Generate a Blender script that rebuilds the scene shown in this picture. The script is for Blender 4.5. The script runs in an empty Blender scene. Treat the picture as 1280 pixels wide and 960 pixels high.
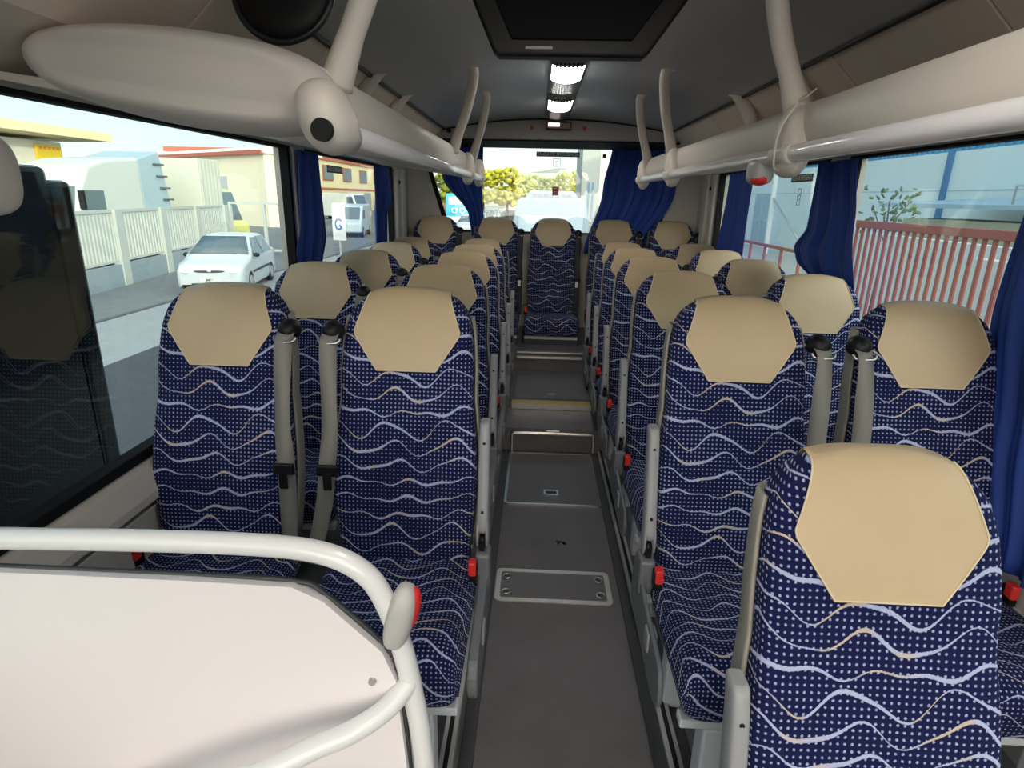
import bpy, math, random
from math import sin, cos, pi, sqrt, tan, atan2, radians
from mathutils import Vector, Matrix
random.seed(7)
COL = bpy.context.scene.collection
CX = 0.10            # centre line of the bus; the camera stands a little left of it

# ------------------------------------------------------------------ materials
MATS = {}
def mat(name, color, rough=0.5, metal=0.0, bump=0.0, bscale=200, emit=None, estr=0, var=0.0, vscale=8, coat=0.0, spec=0.5):
    if name in MATS: return MATS[name]
    m = bpy.data.materials.new(name); m.use_nodes = True
    nt = m.node_tree; b = nt.nodes['Principled BSDF']
    b.inputs['Base Color'].default_value = (*color, 1)
    b.inputs['Roughness'].default_value = rough
    b.inputs['Metallic'].default_value = metal
    b.inputs['Specular IOR Level'].default_value = spec
    if coat: b.inputs['Coat Weight'].default_value = coat
    if emit:
        b.inputs['Emission Color'].default_value = (*emit, 1); b.inputs['Emission Strength'].default_value = estr
    tc = nt.nodes.new('ShaderNodeTexCoord')
    if var:
        n = nt.nodes.new('ShaderNodeTexNoise'); n.inputs['Scale'].default_value = vscale; n.inputs['Detail'].default_value = 5
        nt.links.new(tc.outputs['Object'], n.inputs['Vector'])
        mx = nt.nodes.new('ShaderNodeMix'); mx.data_type = 'RGBA'
        mx.inputs[6].default_value = (*[c*(1-var) for c in color], 1); mx.inputs[7].default_value = (*[min(1, c*(1+var)) for c in color], 1)
        nt.links.new(n.outputs['Fac'], mx.inputs[0]); nt.links.new(mx.outputs[2], b.inputs['Base Color'])
    if bump:
        n = nt.nodes.new('ShaderNodeTexNoise'); n.inputs['Scale'].default_value = bscale; n.inputs['Detail'].default_value = 3
        nt.links.new(tc.outputs['Object'], n.inputs['Vector'])
        bp = nt.nodes.new('ShaderNodeBump'); bp.inputs['Strength'].default_value = bump; bp.inputs['Distance'].default_value = 0.002
        nt.links.new(n.outputs['Fac'], bp.inputs['Height']); nt.links.new(bp.outputs['Normal'], b.inputs['Normal'])
    MATS[name] = m
    return m

def fabric_material():
    m = bpy.data.materials.new('wavy_fabric'); m.use_nodes = True
    nt = m.node_tree; b = nt.nodes['Principled BSDF']
    def val(x, sock):
        if isinstance(x, (int, float)): sock.default_value = x
        else: nt.links.new(x, sock)
    def O(op, a, b_=None, c=None):
        n = nt.nodes.new('ShaderNodeMath'); n.operation = op
        val(a, n.inputs[0])
        if b_ is not None: val(b_, n.inputs[1])
        if c is not None: val(c, n.inputs[2])
        return n.outputs[0]
    def smooth(x, e0, e1):
        n = nt.nodes.new('ShaderNodeMapRange'); n.interpolation_type = 'SMOOTHSTEP'
        val(x, n.inputs['Value']); n.inputs['From Min'].default_value = e0; n.inputs['From Max'].default_value = e1
        n.inputs['To Min'].default_value = 0; n.inputs['To Max'].default_value = 1
        return n.outputs[0]
    def wn(x):
        n = nt.nodes.new('ShaderNodeTexWhiteNoise'); n.noise_dimensions = '1D'; val(x, n.inputs['W']); return n.outputs['Value']
    uv = nt.nodes.new('ShaderNodeUVMap'); sep = nt.nodes.new('ShaderNodeSeparateXYZ')
    nt.links.new(uv.outputs[0], sep.inputs[0]); u, v = sep.outputs[0], sep.outputs[1]
    nz = nt.nodes.new('ShaderNodeTexNoise'); nz.inputs['Scale'].default_value = 260; nz.inputs['Detail'].default_value = 1
    nt.links.new(uv.outputs[0], nz.inputs['Vector'])
    jit = O('SUBTRACT', nz.outputs['Fac'], .5)
    # dots
    p = 0.0108
    fu = O('SUBTRACT', O('FRACT', O('DIVIDE', u, p)), .5); fv = O('SUBTRACT', O('FRACT', O('DIVIDE', v, p)), .5)
    d = O('SQRT', O('ADD', O('MULTIPLY', fu, fu), O('MULTIPLY', fv, fv)))
    dots = smooth(O('ADD', d, O('MULTIPLY', jit, .25)), .25, .13)
    # waves, one phase per line
    s = 0.045
    common = O('ADD', O('MULTIPLY', O('SINE', O('MULTIPLY_ADD', u, 2*pi/.165, .4)), .009),
                      O('MULTIPLY', O('SINE', O('MULTIPLY_ADD', u, 2*pi/.43, 2.0)), .006))
    vv = O('DIVIDE', O('ADD', v, common), s)
    k = O('FLOOR', vv); y = O('SUBTRACT', O('FRACT', vv), .5)
    r1 = wn(O('ADD', k, .37)); r2 = wn(O('ADD', k, 31.7)); r3 = wn(O('ADD', k, 77.1))
    w1 = O('MULTIPLY', O('SINE', O('ADD', O('MULTIPLY', u, 2*pi/.155), O('MULTIPLY', r1, 3.6))), .30)
    w2 = O('MULTIPLY', O('SINE', O('ADD', O('MULTIPLY', u, 2*pi/.083), O('MULTIPLY', r2, 6.28))), .10)
    wave = O('ADD', w1, w2)
    th = O('ADD', .052, O('MULTIPLY', O('SINE', O('ADD', O('MULTIPLY', u, 2*pi/.26), O('MULTIPLY', r3, 6.28))), .03))
    dist = O('ADD', O('ABSOLUTE', O('SUBTRACT', y, wave)), O('MULTIPLY', jit, .07))
    line = smooth(O('SUBTRACT', dist, th), .02, -.02)
    # colours
    n2 = nt.nodes.new('ShaderNodeTexNoise'); n2.inputs['Scale'].default_value = 9; n2.inputs['Detail'].default_value = 1
    nt.links.new(uv.outputs[0], n2.inputs['Vector'])
    tanf = smooth(n2.outputs['Fac'], .52, .62)
    def mix(f, a, b_):
        n = nt.nodes.new('ShaderNodeMix'); n.data_type = 'RGBA'; val(f, n.inputs[0])
        for x, i in ((a, 6), (b_, 7)):
            if isinstance(x, tuple): n.inputs[i].default_value = (*x, 1)
            else: nt.links.new(x, n.inputs[i])
        return n.outputs[2]
    lc = mix(tanf, (.42, .455, .66), (.56, .45, .37))
    c = mix(dots, (.0075, .010, .058), (.33, .37, .53))
    c = mix(line, c, lc)
    nt.links.new(c, b.inputs['Base Color'])
    b.inputs['Roughness'].default_value = .95; b.inputs['Specular IOR Level'].default_value = .15
    b.inputs['Sheen Weight'].default_value = .02
    bp = nt.nodes.new('ShaderNodeBump'); bp.inputs['Strength'].default_value = .4; bp.inputs['Distance'].default_value = .001
    nt.links.new(O('ADD', line, O('ADD', dots, nz.outputs['Fac'])), bp.inputs['Height']); nt.links.new(bp.outputs[0], b.inputs['Normal'])
    return m

def glass_material(name, tint, refl=1.0):
    m = bpy.data.materials.new(name); m.use_nodes = True
    nt = m.node_tree; nt.nodes.clear()
    out = nt.nodes.new('ShaderNodeOutputMaterial'); mx = nt.nodes.new('ShaderNodeMixShader')
    tr = nt.nodes.new('ShaderNodeBsdfTransparent'); gl = nt.nodes.new('ShaderNodeBsdfGlossy'); ge = nt.nodes.new('ShaderNodeNewGeometry')
    tr.inputs[0].default_value = (*tint, 1); gl.inputs['Roughness'].default_value = .01
    dt = nt.nodes.new('ShaderNodeVectorMath'); dt.operation = 'DOT_PRODUCT'
    nt.links.new(ge.outputs['Normal'], dt.inputs[0]); nt.links.new(ge.outputs['Incoming'], dt.inputs[1])
    def O(op, a, b):
        n = nt.nodes.new('ShaderNodeMath'); n.operation = op
        for v, i in ((a, 0), (b, 1)):
            if isinstance(v, (int, float)): n.inputs[i].default_value = v
            else: nt.links.new(v, n.inputs[i])
        return n.outputs[0]
    k = O('POWER', O('SUBTRACT', 1.0, O('ABSOLUTE', dt.outputs['Value'], 0)), 5)     # Schlick reflectance, same from both sides
    nt.links.new(O('MULTIPLY', O('ADD', O('MULTIPLY', k, .96), .04), refl), mx.inputs[0])
    nt.links.new(tr.outputs[0], mx.inputs[1]); nt.links.new(gl.outputs[0], mx.inputs[2]); nt.links.new(mx.outputs[0], out.inputs[0])
    return m

FAB = fabric_material()
GLASS = glass_material('window_glass', (.83, .905, .90))
GLASSR = glass_material('rear_glass', (.88, .935, .93))
CLEAR = glass_material('windscreen_glass', (.97, .985, .98))
LEATHER = mat('cream_leather', (.56, .42, .26), .42, bump=.25, bscale=350, var=.05, vscale=14)
PIPING = mat('cream_piping', (.72, .60, .40), .5)
SHELL = mat('seat_shell_plastic', (.30, .275, .235), .5, bump=.1)
GREY = mat('grey_plastic', (.15, .16, .175), .42)
GREYB = mat('light_grey_plastic', (.30, .30, .31), .4)
DGREY = mat('dark_grey_plastic', (.045, .047, .052), .5)
BLACK = mat('black_plastic', (.006, .006, .007), .45, spec=.3)
RUBBER = mat('black_rubber', (.008, .008, .009), .7, spec=.2)
RED = mat('red_plastic', (.75, .035, .03), .3)
BELT = mat('belt_webbing', (.22, .205, .185), .6, bump=.3, bscale=500)
BELT2 = mat('dark_belt_webbing', (.03, .03, .033), .7)
CHROME = mat('brushed_metal', (.62, .60, .57), .3, 1.0, var=.15, vscale=30)
DULLMETAL = mat('dull_metal', (.55, .55, .54), .4, .55, var=.2, vscale=20)
BRASS = mat('yellow_step_edge', (.62, .50, .16), .4, .3)
WHITE = mat('white_paint', (.80, .79, .78), .28, coat=.3)
OFFW = mat('white_leg_paint', (.60, .63, .66), .4)
PANEL = mat('white_laminate', (.86, .80, .80), .5)
BEIGE = mat('beige_moulding', (.66, .605, .545), .45, bump=.06, bscale=300)
BEIGE2 = mat('beige_wall_panel', (.54, .505, .455), .55)
BEIGE3 = mat('warm_beige_panel', (.68, .58, .49), .6)
CEIL = mat('grey_ceiling_lining', (.46, .48, .50), .36, bump=.1, bscale=600, var=.06, vscale=3)
TUBEM = mat('pale_grab_tube', (.80, .77, .79), .22, coat=.3)
FLOORM = mat('dark_vinyl_floor', (.135, .124, .132), .42, bump=.5, bscale=420, var=.22, vscale=9)
CURT = mat('blue_curtain_cloth', (.018, .06, .33), .7)

# ------------------------------------------------------------------ mesh helpers
class MB:
    def __init__(s): s.v = []; s.f = []; s.uv = []; s.sm = []
    def add(s, verts, faces, uvs=None, smooth=False):
        o = len(s.v); s.v += [tuple(p) for p in verts]
        for i, f in enumerate(faces):
            s.f.append(tuple(o+j for j in f)); s.sm.append(smooth)
            s.uv.append(uvs[i] if uvs else None)
        return s
    def box(s, c, d, rot=None):
        R = rot or Matrix.Identity(3)
        vs = [Vector(c) + R @ Vector((sx*d[0]/2, sy*d[1]/2, sz*d[2]/2)) for sx in (-1, 1) for sy in (-1, 1) for sz in (-1, 1)]
        return s.add(vs, [(0,1,3,2),(4,6,7,5),(0,4,5,1),(2,3,7,6),(0,2,6,4),(1,5,7,3)])
    def span(s, a, b):  # box between two corners
        return s.box([(a[i]+b[i])/2 for i in range(3)], [abs(b[i]-a[i]) for i in range(3)])
    def grid(s, P, closed_u=False, closed_v=False, uv=None, smooth=True):
        nu, nv = len(P), len(P[0]); vs = [p for r in P for p in r]; fs = []; us = []
        for i in range(nu - (0 if closed_u else 1)):
            for j in range(nv - (0 if closed_v else 1)):
                i2, j2 = (i+1) % nu, (j+1) % nv
                fs.append((i*nv+j, i2*nv+j, i2*nv+j2, i*nv+j2))
                if uv: us.append((uv[i][j], uv[i+1][j], uv[i+1][j+1], uv[i][j+1]))
        return s.add(vs, fs, us if uv else None, smooth)
    def cap(s, ring, flip=False):
        r = list(ring); r = r[::-1] if flip else r
        return s.add(r, [tuple(range(len(r)))])
    def tube(s, pts, r, n=14, caps=True, flat=1.0, up=None):
        pts = [Vector(p) for p in pts]; rs = r if isinstance(r, (list, tuple)) else [r]*len(pts)
        rings = []; prev = None
        for i, p in enumerate(pts):
            t = (pts[min(i+1, len(pts)-1)] - pts[max(i-1, 0)]).normalized()
            if prev is None:
                a = Vector(up) if up else (Vector((0,0,1)) if abs(t.z) < .9 else Vector((0,1,0)))
            else: a = prev
            nrm = (a - t*a.dot(t)).normalized(); prev = nrm; bn = t.cross(nrm)
            rings.append([p + nrm*cos(2*pi*k/n)*rs[i] + bn*sin(2*pi*k/n)*rs[i]*flat for k in range(n)])
        s.grid(rings, closed_v=True)
        if caps: s.cap(rings[0], False); s.cap(rings[-1], True)
        return s
    def ellipsoid(s, c, r, nu=16, nv=20, e=2.0, rot=None, fn=None):
        R = rot or Matrix.Identity(3); P = []
        pw = lambda x, q: math.copysign(abs(x)**q, x)
        for i in range(nu+1):
            a = -pi/2 + pi*i/nu; row = []
            for j in range(nv):
                b = 2*pi*j/nv
                q = Vector((r[0]*pw(cos(a), 2/e)*pw(cos(b), 2/e), r[1]*pw(cos(a), 2/e)*pw(sin(b), 2/e), r[2]*pw(sin(a), 2/e)))
                if fn: q = fn(q)
                row.append(Vector(c) + R @ q)
            P.append(row)
        return s.grid(P, closed_v=True)
    def disc(s, c, r, axis, h, n=20):
        a = Vector(axis).normalized(); c = Vector(c)
        return s.tube([c - a*h/2, c + a*h/2], r, n)
    def prism(s, poly, axis, a, b):
        """poly: 2D points in the plane normal to axis ('x': (y,z), 'y': (x,z), 'z': (x,y))"""
        def T(p, h):
            return {'x': (h, p[0], p[1]), 'y': (p[0], h, p[1]), 'z': (p[0], p[1], h)}[axis]
        n = len(poly); vs = [T(p, a) for p in poly] + [T(p, b) for p in poly]
        fs = [tuple(range(n))[::-1], tuple(range(n, 2*n))] + [(i, (i+1) % n, n+(i+1) % n, n+i) for i in range(n)]
        return s.add(vs, fs)
    def build(s, name, material, parent=None, bevel=0, seg=2, solid=0, normals=True, loc=None):
        me = bpy.data.meshes.new(name); me.from_pydata(s.v, [], s.f)
        if any(u for u in s.uv):
            l = me.uv_layers.new(name='UVMap'); i = 0
            for f, u in zip(s.f, s.uv):
                for k in range(len(f)):
                    l.data[i].uv = u[k] if u else (0, 0); i += 1
        for p, sm in zip(me.polygons, s.sm): p.use_smooth = sm
        me.materials.append(material); me.update()
        if normals:
            import bmesh
            bm = bmesh.new(); bm.from_mesh(me); bmesh.ops.remove_doubles(bm, verts=bm.verts, dist=1e-6)
            bmesh.ops.recalc_face_normals(bm, faces=bm.faces); bm.to_mesh(me); bm.free()
        o = bpy.data.objects.new(name, me); COL.objects.link(o)
        if parent: o.parent = parent
        if loc: o.location = loc
        if solid:
            md = o.modifiers.new('solid', 'SOLIDIFY'); md.thickness = solid; md.offset = 0
        if bevel:
            md = o.modifiers.new('bevel', 'BEVEL'); md.width = bevel; md.segments = seg; md.limit_method = 'ANGLE'; md.angle_limit = radians(40)
            md.harden_normals = False
        return o

def tag(o, label, cat, group=None, kind=None):
    o['label'] = label; o['category'] = cat
    if group: o['group'] = group
    if kind: o['kind'] = kind
    return o
def struct(o, label=None):
    o['kind'] = 'structure'
    if label: o['label'] = label
    return o
def thing(name, label, cat, loc=(0,0,0), rz=0, group=None):
    o = bpy.data.objects.new(name, None); COL.objects.link(o); o.location = loc; o.rotation_euler = (0, 0, rz)
    o.empty_display_size = .1
    return tag(o, label, cat, group)
def copy_tree(o, parent=None):
    c = o.copy(); COL.objects.link(c); c.parent = parent
    for ch in list(o.children): copy_tree(ch, c)
    return c
def smoothpts(pts, n=6):
    """Catmull-Rom through points"""
    P = [Vector(p) for p in pts]; out = []
    for i in range(len(P)-1):
        p0, p1, p2, p3 = P[max(i-1, 0)], P[i], P[i+1], P[min(i+2, len(P)-1)]
        for k in range(n):
            t = k/n
            out.append(.5*((2*p1) + (-p0+p2)*t + (2*p0-5*p1+4*p2-p3)*t*t + (-p0+3*p1-3*p2+p3)*t**3))
    out.append(P[-1]); return out
def text_mesh(name, body, size, material, parent, loc, rot, width=None):
    cu = bpy.data.curves.new(name, 'FONT'); cu.body = body; cu.size = size; cu.align_x = 'CENTER'; cu.align_y = 'CENTER'; cu.extrude = .0004; cu.offset = size*.035
    t = bpy.data.objects.new(name+'_tmp', cu); COL.objects.link(t)
    bpy.context.view_layer.update()
    me = bpy.data.meshes.new_from_object(t.evaluated_get(bpy.context.evaluated_depsgraph_get()))
    bpy.data.objects.remove(t)
    if width:
        xs = [v.co.x for v in me.vertices]; k = width/(max(xs)-min(xs))
        for v in me.vertices: v.co.x *= k
    me.materials.clear(); me.materials.append(material)
    o = bpy.data.objects.new(name, me); COL.objects.link(o); o.parent = parent; o.location = loc; o.rotation_euler = rot
    return o

# ------------------------------------------------------------------ the seat
H = .704; KZ = .50
def prof(z, e=0.0):
    """half width, thickness, spine y of the backrest at height z (0 = junction with the cushion)"""
    Ht = H + e
    hw = .176 + .016*sin(min(1, max(0, (z-.02)/.40))*pi)          # slightly wider in the middle
    th = .125 - .03*min(1, max(0, z/.6))
    if z > KZ:
        k = min(1.0, (z-KZ)/(Ht-KZ))
        hw = (hw - .012*k)*max(0.0, 1-k**4.6)**(1/2.7); th = th*max(0.0, 1-k**5)**(1/2)
    if z < .03: q = (z+.04)/.07; th *= .75 + .25*max(0, q)
    y = .125*max(0, z)/.70 + .018*max(0, (z-.45)/.25)**2 - .012*sin(min(1, max(0, z/.45))*pi)
    return hw + e, th + 2*e, y
NEXP = 5.0
def front_y(x, z, e=0.0):
    hw, th, y = prof(z, e)
    q = max(0.0, 1-min(1.0, abs(x)/max(hw, 1e-5))**NEXP)**(1/NEXP)
    wing = .013*(max(0, abs(x)/.185)**3)*(1 if z < .5 else max(0, 1-(z-.5)/.2))      # side bolsters stand forward
    return y + .045 - (th/2)*q - wing, y + .045 + (th/2)*q
def zmax(x, e=0.0):
    lo, hi = KZ, H+e
    for _ in range(30):
        m = (lo+hi)/2
        if prof(m, e)[0] > abs(x): lo = m
        else: hi = m
    return lo
def zlist(n1=14, n2=22, z0=-.04, e=0.0):
    a = [z0 + (KZ-z0)*i/n1 for i in range(n1)]
    return a + [KZ + (H+e-KZ)*sin(pi/2*i/n2)**.9 for i in range(n2)] + [H+e-1e-4]
def backrest_mesh():
    mb = MB(); Z = zlist(); N = 44; P = []; UV = []
    arcv = 0; prev = None
    for z in Z:
        row = []; ur = []; hw, th, y = prof(z); per = 0; last = None
        for k in range(N):
            t = 2*pi*k/N + pi/2           # start at the back centre
            cx, sy = cos(t), sin(t)
            x = hw*math.copysign(abs(cx)**(2/NEXP), cx)
            fy, by = front_y(x, z)
            yy = by if sy > 0 else fy
            p = Vector((x, yy, z)); row.append(p)
        c = Vector((0, y, z))
        # perimeter coordinates measured from the front centre (index N/2)
        h = N//2; acc = [0]*(N+1)
        for k in range(h+1, N+1): acc[k] = acc[k-1] + (row[k % N]-row[k-1]).length
        for k in range(h-1, -1, -1): acc[k] = acc[k+1] - (row[k]-row[k+1]).length
        if prev is not None: arcv += min(.05, (c-prev).length)
        prev = c
        P.append(row); UV.append([(a, z + .3) for a in acc])
    vs = [p for r in P for p in r]; fs = []; us = []
    for i in range(len(P)-1):
        for j in range(N):
            j2 = (j+1) % N
            fs.append((i*N+j, (i+1)*N+j, (i+1)*N+j2, i*N+j2)); us.append((UV[i][j], UV[i+1][j], UV[i+1][j+1], UV[i][j+1]))
    mb.add(vs, fs, us, True); mb.cap(P[0])
    return mb
def cover_pts(e=.004):
    """the leather hexagon: rises up the front and wraps over the top"""
    zb = .503; ztop = H
    def w(z):
        t = (z-zb)/(ztop-zb)
        if t < .47: return .078 + (.141-.078)*t/.47
        return .141 + (.104-.141)*(t-.47)/.53
    P = []; ns = 26; nt = 24
    for i in range(ns+8):
        row = []
        for j in range(nt+1):
            t = -1 + 2*j/nt
            if i <= ns:
                s = sin(pi/2*i/ns)
                x = t*w(zb + (ztop-zb)*s); zm = zmax(x, e) - 2e-4
                z = zb + (zm-zb)*s
                x = t*w(z); zm = zmax(x, e)-2e-4; z = min(z, zm)
                row.append(Vector((x, front_y(x, z, e)[0], z)))
            else:
                q = (i-ns)/8; x = t*w(ztop)*1.0; zm = zmax(x, e)-2e-4
                z = zm - .05*q*q - 1e-3*q
                row.append(Vector((x, front_y(x, z, e)[1], z)))
        P.append(row)
    return P
def cushion_mesh():
    # side profile, rear to front over the top then under: (y, z)
    top = [(.03, -.02), (0, -.005), (-.06, .0), (-.15, .006), (-.25, .018), (-.33, .034), (-.385, .036), (-.415, .020), (-.428, -.012), (-.426, -.06), (-.415, -.095), (-.39, -.105)]
    bot = [(-.2, -.105), (.0, -.10), (.03, -.06)]
    P0 = [(p.x, p.y) for p in smoothpts([(a, b, 0) for a, b in top], 4)]
    P0 += bot
    arc = [0]
    for i in range(1, len(P0)): arc.append(arc[-1] + sqrt((P0[i][0]-P0[i-1][0])**2 + (P0[i][1]-P0[i-1][1])**2))
    mb = MB(); rows = []; uv = []; hw = .203; nx = 26; yc, zc = -.2, -.04
    for j in range(nx+1):
        t = -1 + 2*j/nx; t = math.copysign(abs(t)**.75, t)
        sc = max(0.0, 1-abs(t)**9)**(1/2.6)
        side = .010*abs(t)**2.5                      # raised sides
        x = hw*t
        rows.append([Vector((x, yc + (p[0]-yc)*(.93+.07*sc), zc + (p[1]-zc)*sc + (side*sc if p[1] > -.03 else 0))) for p in P0])
        uv.append([(x + math.copysign((1-sc)*.05, t), -a + .05) for a in arc])
    mb.grid(rows, uv=uv, smooth=True)
    return mb
def strip(pts, w, widthdir=(1,0,0), twist=None):
    """flat webbing through points"""
    rows = []
    for i, p in enumerate(pts):
        d = Vector(widthdir[i] if isinstance(widthdir, list) else widthdir).normalized(); rows.append([Vector(p)-d*w/2, Vector(p), Vector(p)+d*w/2])
    return MB().grid(rows)

def make_seat(belt, arm, label, rear=False, fl=-.40):
    """belt / arm: side (-1 left, +1 right, 0 none)"""
    t = thing('bus_seat', label, 'seat')
    backrest_mesh().build('backrest', FAB, t)
    cv = MB().grid(cover_pts()).build('headrest_cover', LEATHER, t)
    # stitched edge of the cover
    P = cover_pts(.0045); n = len(P[0])
    edge = [P[i][0] for i in range(26, -1, -1)] + P[0][1:-1] + [P[i][n-1] for i in range(0, 27)]
    MB().tube(edge, .0016, 6).build('piping', PIPING, cv)
    # back shell
    Z = zlist(12, 10, .02, .006); Z = [z for z in Z if z < .64]; P = []
    for z in Z:
        hw, th, y = prof(z, .007); row = []
        for k in range(21):
            a = -0.18 + (pi+.36)*k/20
            x = hw*math.copysign(abs(cos(a))**(2/NEXP), cos(a)); fy, by = front_y(x, z, .007); m = (fy+by)/2
            yy = m + (by-m)*(1 if sin(a) > 0 else -sin(a)*-1)
            row.append(Vector((x, yy, z)))
        P.append(row)
    MB().grid(P).build('back_shell', SHELL, t, solid=.006)
    cushion_mesh().build('seat_cushion', FAB, t)
    # white frame bar and legs below the cushion
    for yy in (-.385, -.03): MB().box((0, yy, -.118), (.39, .035, .022)).build('frame_bar', OFFW, t, bevel=.004)
    s = arm if arm else -belt
    if not rear:
        for y in (-.375, -.05):
            MB().span((s*.115-.028, y-.028, fl), (s*.115+.028, y+.028, -.129)).build('leg', OFFW, t, bevel=.006)
    else:
        MB().span((-.2, -.40, fl+.05), (.2, -.36, -.11)).build('front_panel', DGREY, t, bevel=.006)
    if arm:
        x = arm*.214
        # folded up armrest with a forked foot
        pts = smoothpts([(x, -.02, .10), (x, -.005, .17), (x, .018, .26), (x, .035, .34), (x, .05, .385)], 5)
        mb = MB(); rings = []
        for i, p in enumerate(pts):
            k = i/(len(pts)-1); w = .0165*(1 - .15*k) * (.8 if i in (0, len(pts)-1) else 1); d = .027*(1-.1*k)*(.7 if i in (0, len(pts)-1) else 1)
            rings.append([p + Vector((w*math.copysign(abs(cos(a))**.5, cos(a)), d*math.copysign(abs(sin(a))**.5, sin(a)), 0)) for a in [2*pi*q/16 for q in range(16)]])
        mb.grid(rings, closed_v=True); mb.cap(rings[0]); mb.cap(rings[-1])
        ar = mb.build('armrest', GREYB, t)
        for sx in (-1, 1): MB().ellipsoid((x+sx*.0125, -.022, .095), (.006, .027, .042), 10, 16).build('fork', GREYB, ar)
        for zz, yy in ((.335, .010), (.16, -.034)): MB().disc((x, yy, zz), .004, (0, 1, .15), .004, 10).build('screw', BLACK, ar)
        MB().disc((x, -.024, .075), .016, (1, 0, 0), .017, 16).box((x, -.028, .05), (.014, .03, .05)).build('pivot', BLACK, t)
        MB().box((x+arm*.003, -.03, .0), (.040, .062, .10)).build('armrest_bracket', GREY, t, bevel=.008)
        # side fairing along the cushion
        poly = [(.05, .0), (.02, .03), (-.05, -.005), (-.14, -.03), (-.30, -.045), (-.335, -.07), (-.345, -.12), (-.32, -.155), (-.25, -.165), (-.1, -.15), (.03, -.14), (.06, -.1)]
        MB().prism([(p.x, p.y) for p in smoothpts([(a, b, 0) for a, b in poly+[poly[0]]], 3)][:-1], 'x', x-.006, x+.018*arm).build('side_fairing', GREY, t, bevel=.005)
        MB().box((x+arm*.010, -.195, -.075), (.026, .045, .055)).build('recline_button', GREYB, t, bevel=.006)
    # red buckle
    bs = -belt if belt else 1
    bx = bs*.196
    bk = MB().box((bx, -.085, .018), (.022, .034, .05)).build('belt_buckle', BLACK, t, bevel=.004)
    MB().box((bx+(-bs)*.0015, -.092, .034), (.021, .028, .04)).build('release_button', RED, bk, bevel=.005)
    # shoulder belt
    if belt:
        gx = belt*.192
        g = MB().ellipsoid((gx, .10, .600), (.030, .034, .026), 12, 18, fn=lambda q: Vector((q.x, q.y, q.z*(1 if q.z < 0 else 1.15)))).build('belt_guide', BLACK, t)
        MB().tube(smoothpts([(gx-.028, .066, .588), (gx-.020, .058, .578), (gx+.020, .058, .578), (gx+.028, .066, .588)], 4), .004, 8).build('guide_ring', CHROME, g)
        bm_ = BELT2 if rear else BELT
        pts = smoothpts([(gx, .075, .598), (gx, .054, .575), (gx-.002*belt, .030, .48), (gx-.004*belt, .010, .36), (gx+.003*belt, -.006, .27), (gx+(.020 if arm else .002)*belt, -.014, .14), (gx+(.060 if arm else 0)*belt, -.03, -.02)], 6)
        wd = [Vector((cos(a), sin(a), 0)) for a in [.05 + .28*sin(i*.3) for i in range(len(pts))]]
        st = strip(pts, .044, wd).build('seat_belt', bm_, t, solid=.0018)
        tg = MB().box((gx, -.018, .255), (.056, .012, .030)).build('latch_plate', BLACK, st, bevel=.003)
        MB().box((gx, -.026, .225), (.022, .005, .045)).build('tongue', CHROME if rear else BLACK, tg, bevel=.001)
    return t

FLOOR = -1.35; JZ = -.945
# prototypes
seat_L_aisle = make_seat(-1, 1, '')
seat_L_window = make_seat(1, 0, '')
seat_R_aisle = make_seat(1, -1, '')
seat_R_window = make_seat(-1, 0, '')
seat_rear = make_seat(1, 0, '', rear=True)
used = set()
def place(proto, x, y, z, label, group):
    if id(proto) in used: o = copy_tree(proto)
    else: used.add(id(proto)); o = proto
    o.location = (x, y-.11, z); o['label'] = label; o['group'] = group
    return o
ROWS = [1.53, 2.28, 2.95, 3.52, 4.05]
DZ = [0, -.020, -.027, -.030, -.034]
XL = [(-.835, -.335), (-.850, -.365), (-.850, -.365), (-.85, -.368), (-.85, -.37)]
XR = [(.530, 1.015), (.556, 1.05), (.565, 1.05), (.565, 1.05), (.565, 1.05)]
word = ['just behind the white partition', 'second row', 'third row', 'fourth row', 'last before rear bench']
wordR = ['just behind the foreground seat', 'second row behind foreground seat', 'third row behind foreground seat', 'fourth row behind foreground seat', 'last before rear bench']
for i, y in enumerate(ROWS):
    place(seat_L_window, XL[i][0], y, JZ+DZ[i], 'blue wavy seat by the left windows, %s' % word[i], 'seats of the left side')
    place(seat_L_aisle, XL[i][1], y, JZ+DZ[i], 'blue wavy seat left of the aisle, %s' % word[i], 'seats of the left side')
    place(seat_R_aisle, XR[i][0], y, JZ+DZ[i], 'blue wavy seat right of the aisle, %s' % wordR[i], 'seats of the right side')
    place(seat_R_window, XR[i][1], y, JZ+DZ[i], 'blue wavy seat by the right windows, %s' % wordR[i], 'seats of the right side')
seat_front = make_seat(0, -1, '', fl=-.165)
o0 = place(seat_front, .572, .850, JZ-.193, 'large blue wavy seat with cream headrest in the right foreground', 'seats of the right side')
RW = ['rear bench seat at the far left corner, under the left end of the rear window', 'rear bench seat second from the left, between corner seat and aisle seat', 'rear bench seat facing straight down the aisle in the middle', 'rear bench seat under the wide blue rear curtain, right of the middle one', 'rear bench seat at the far right corner beside the beige pillar']
for x, l in zip((-.80, -.325, .118, .585, 1.035), RW):
    place(seat_rear, x, 4.80, JZ+.085, l, 'seats of the rear bench')

o0.scale = (1.07, 1.07, 1.07)
# ------------------------------------------------------------------ bus shell
W = 1.15
def X(side, a): return CX + side*a
Y0, YR = -1.3, 4.98
SILL, WTOP = -.70, .18
# floors
mb = MB()
mb.span((CX-1.2, Y0, -1.40), (CX+1.2, 3.09, FLOOR))
mb.span((CX-1.2, 3.09, -1.40), (CX+1.2, 3.42, -1.215))
mb.span((CX-1.2, 3.42, -1.40), (CX+1.2, 4.07, -1.165))
mb.span((CX-1.2, 4.07, -1.40), (CX+1.2, YR+.05, -1.03))
struct(mb.build('floor', FLOORM))
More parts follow.
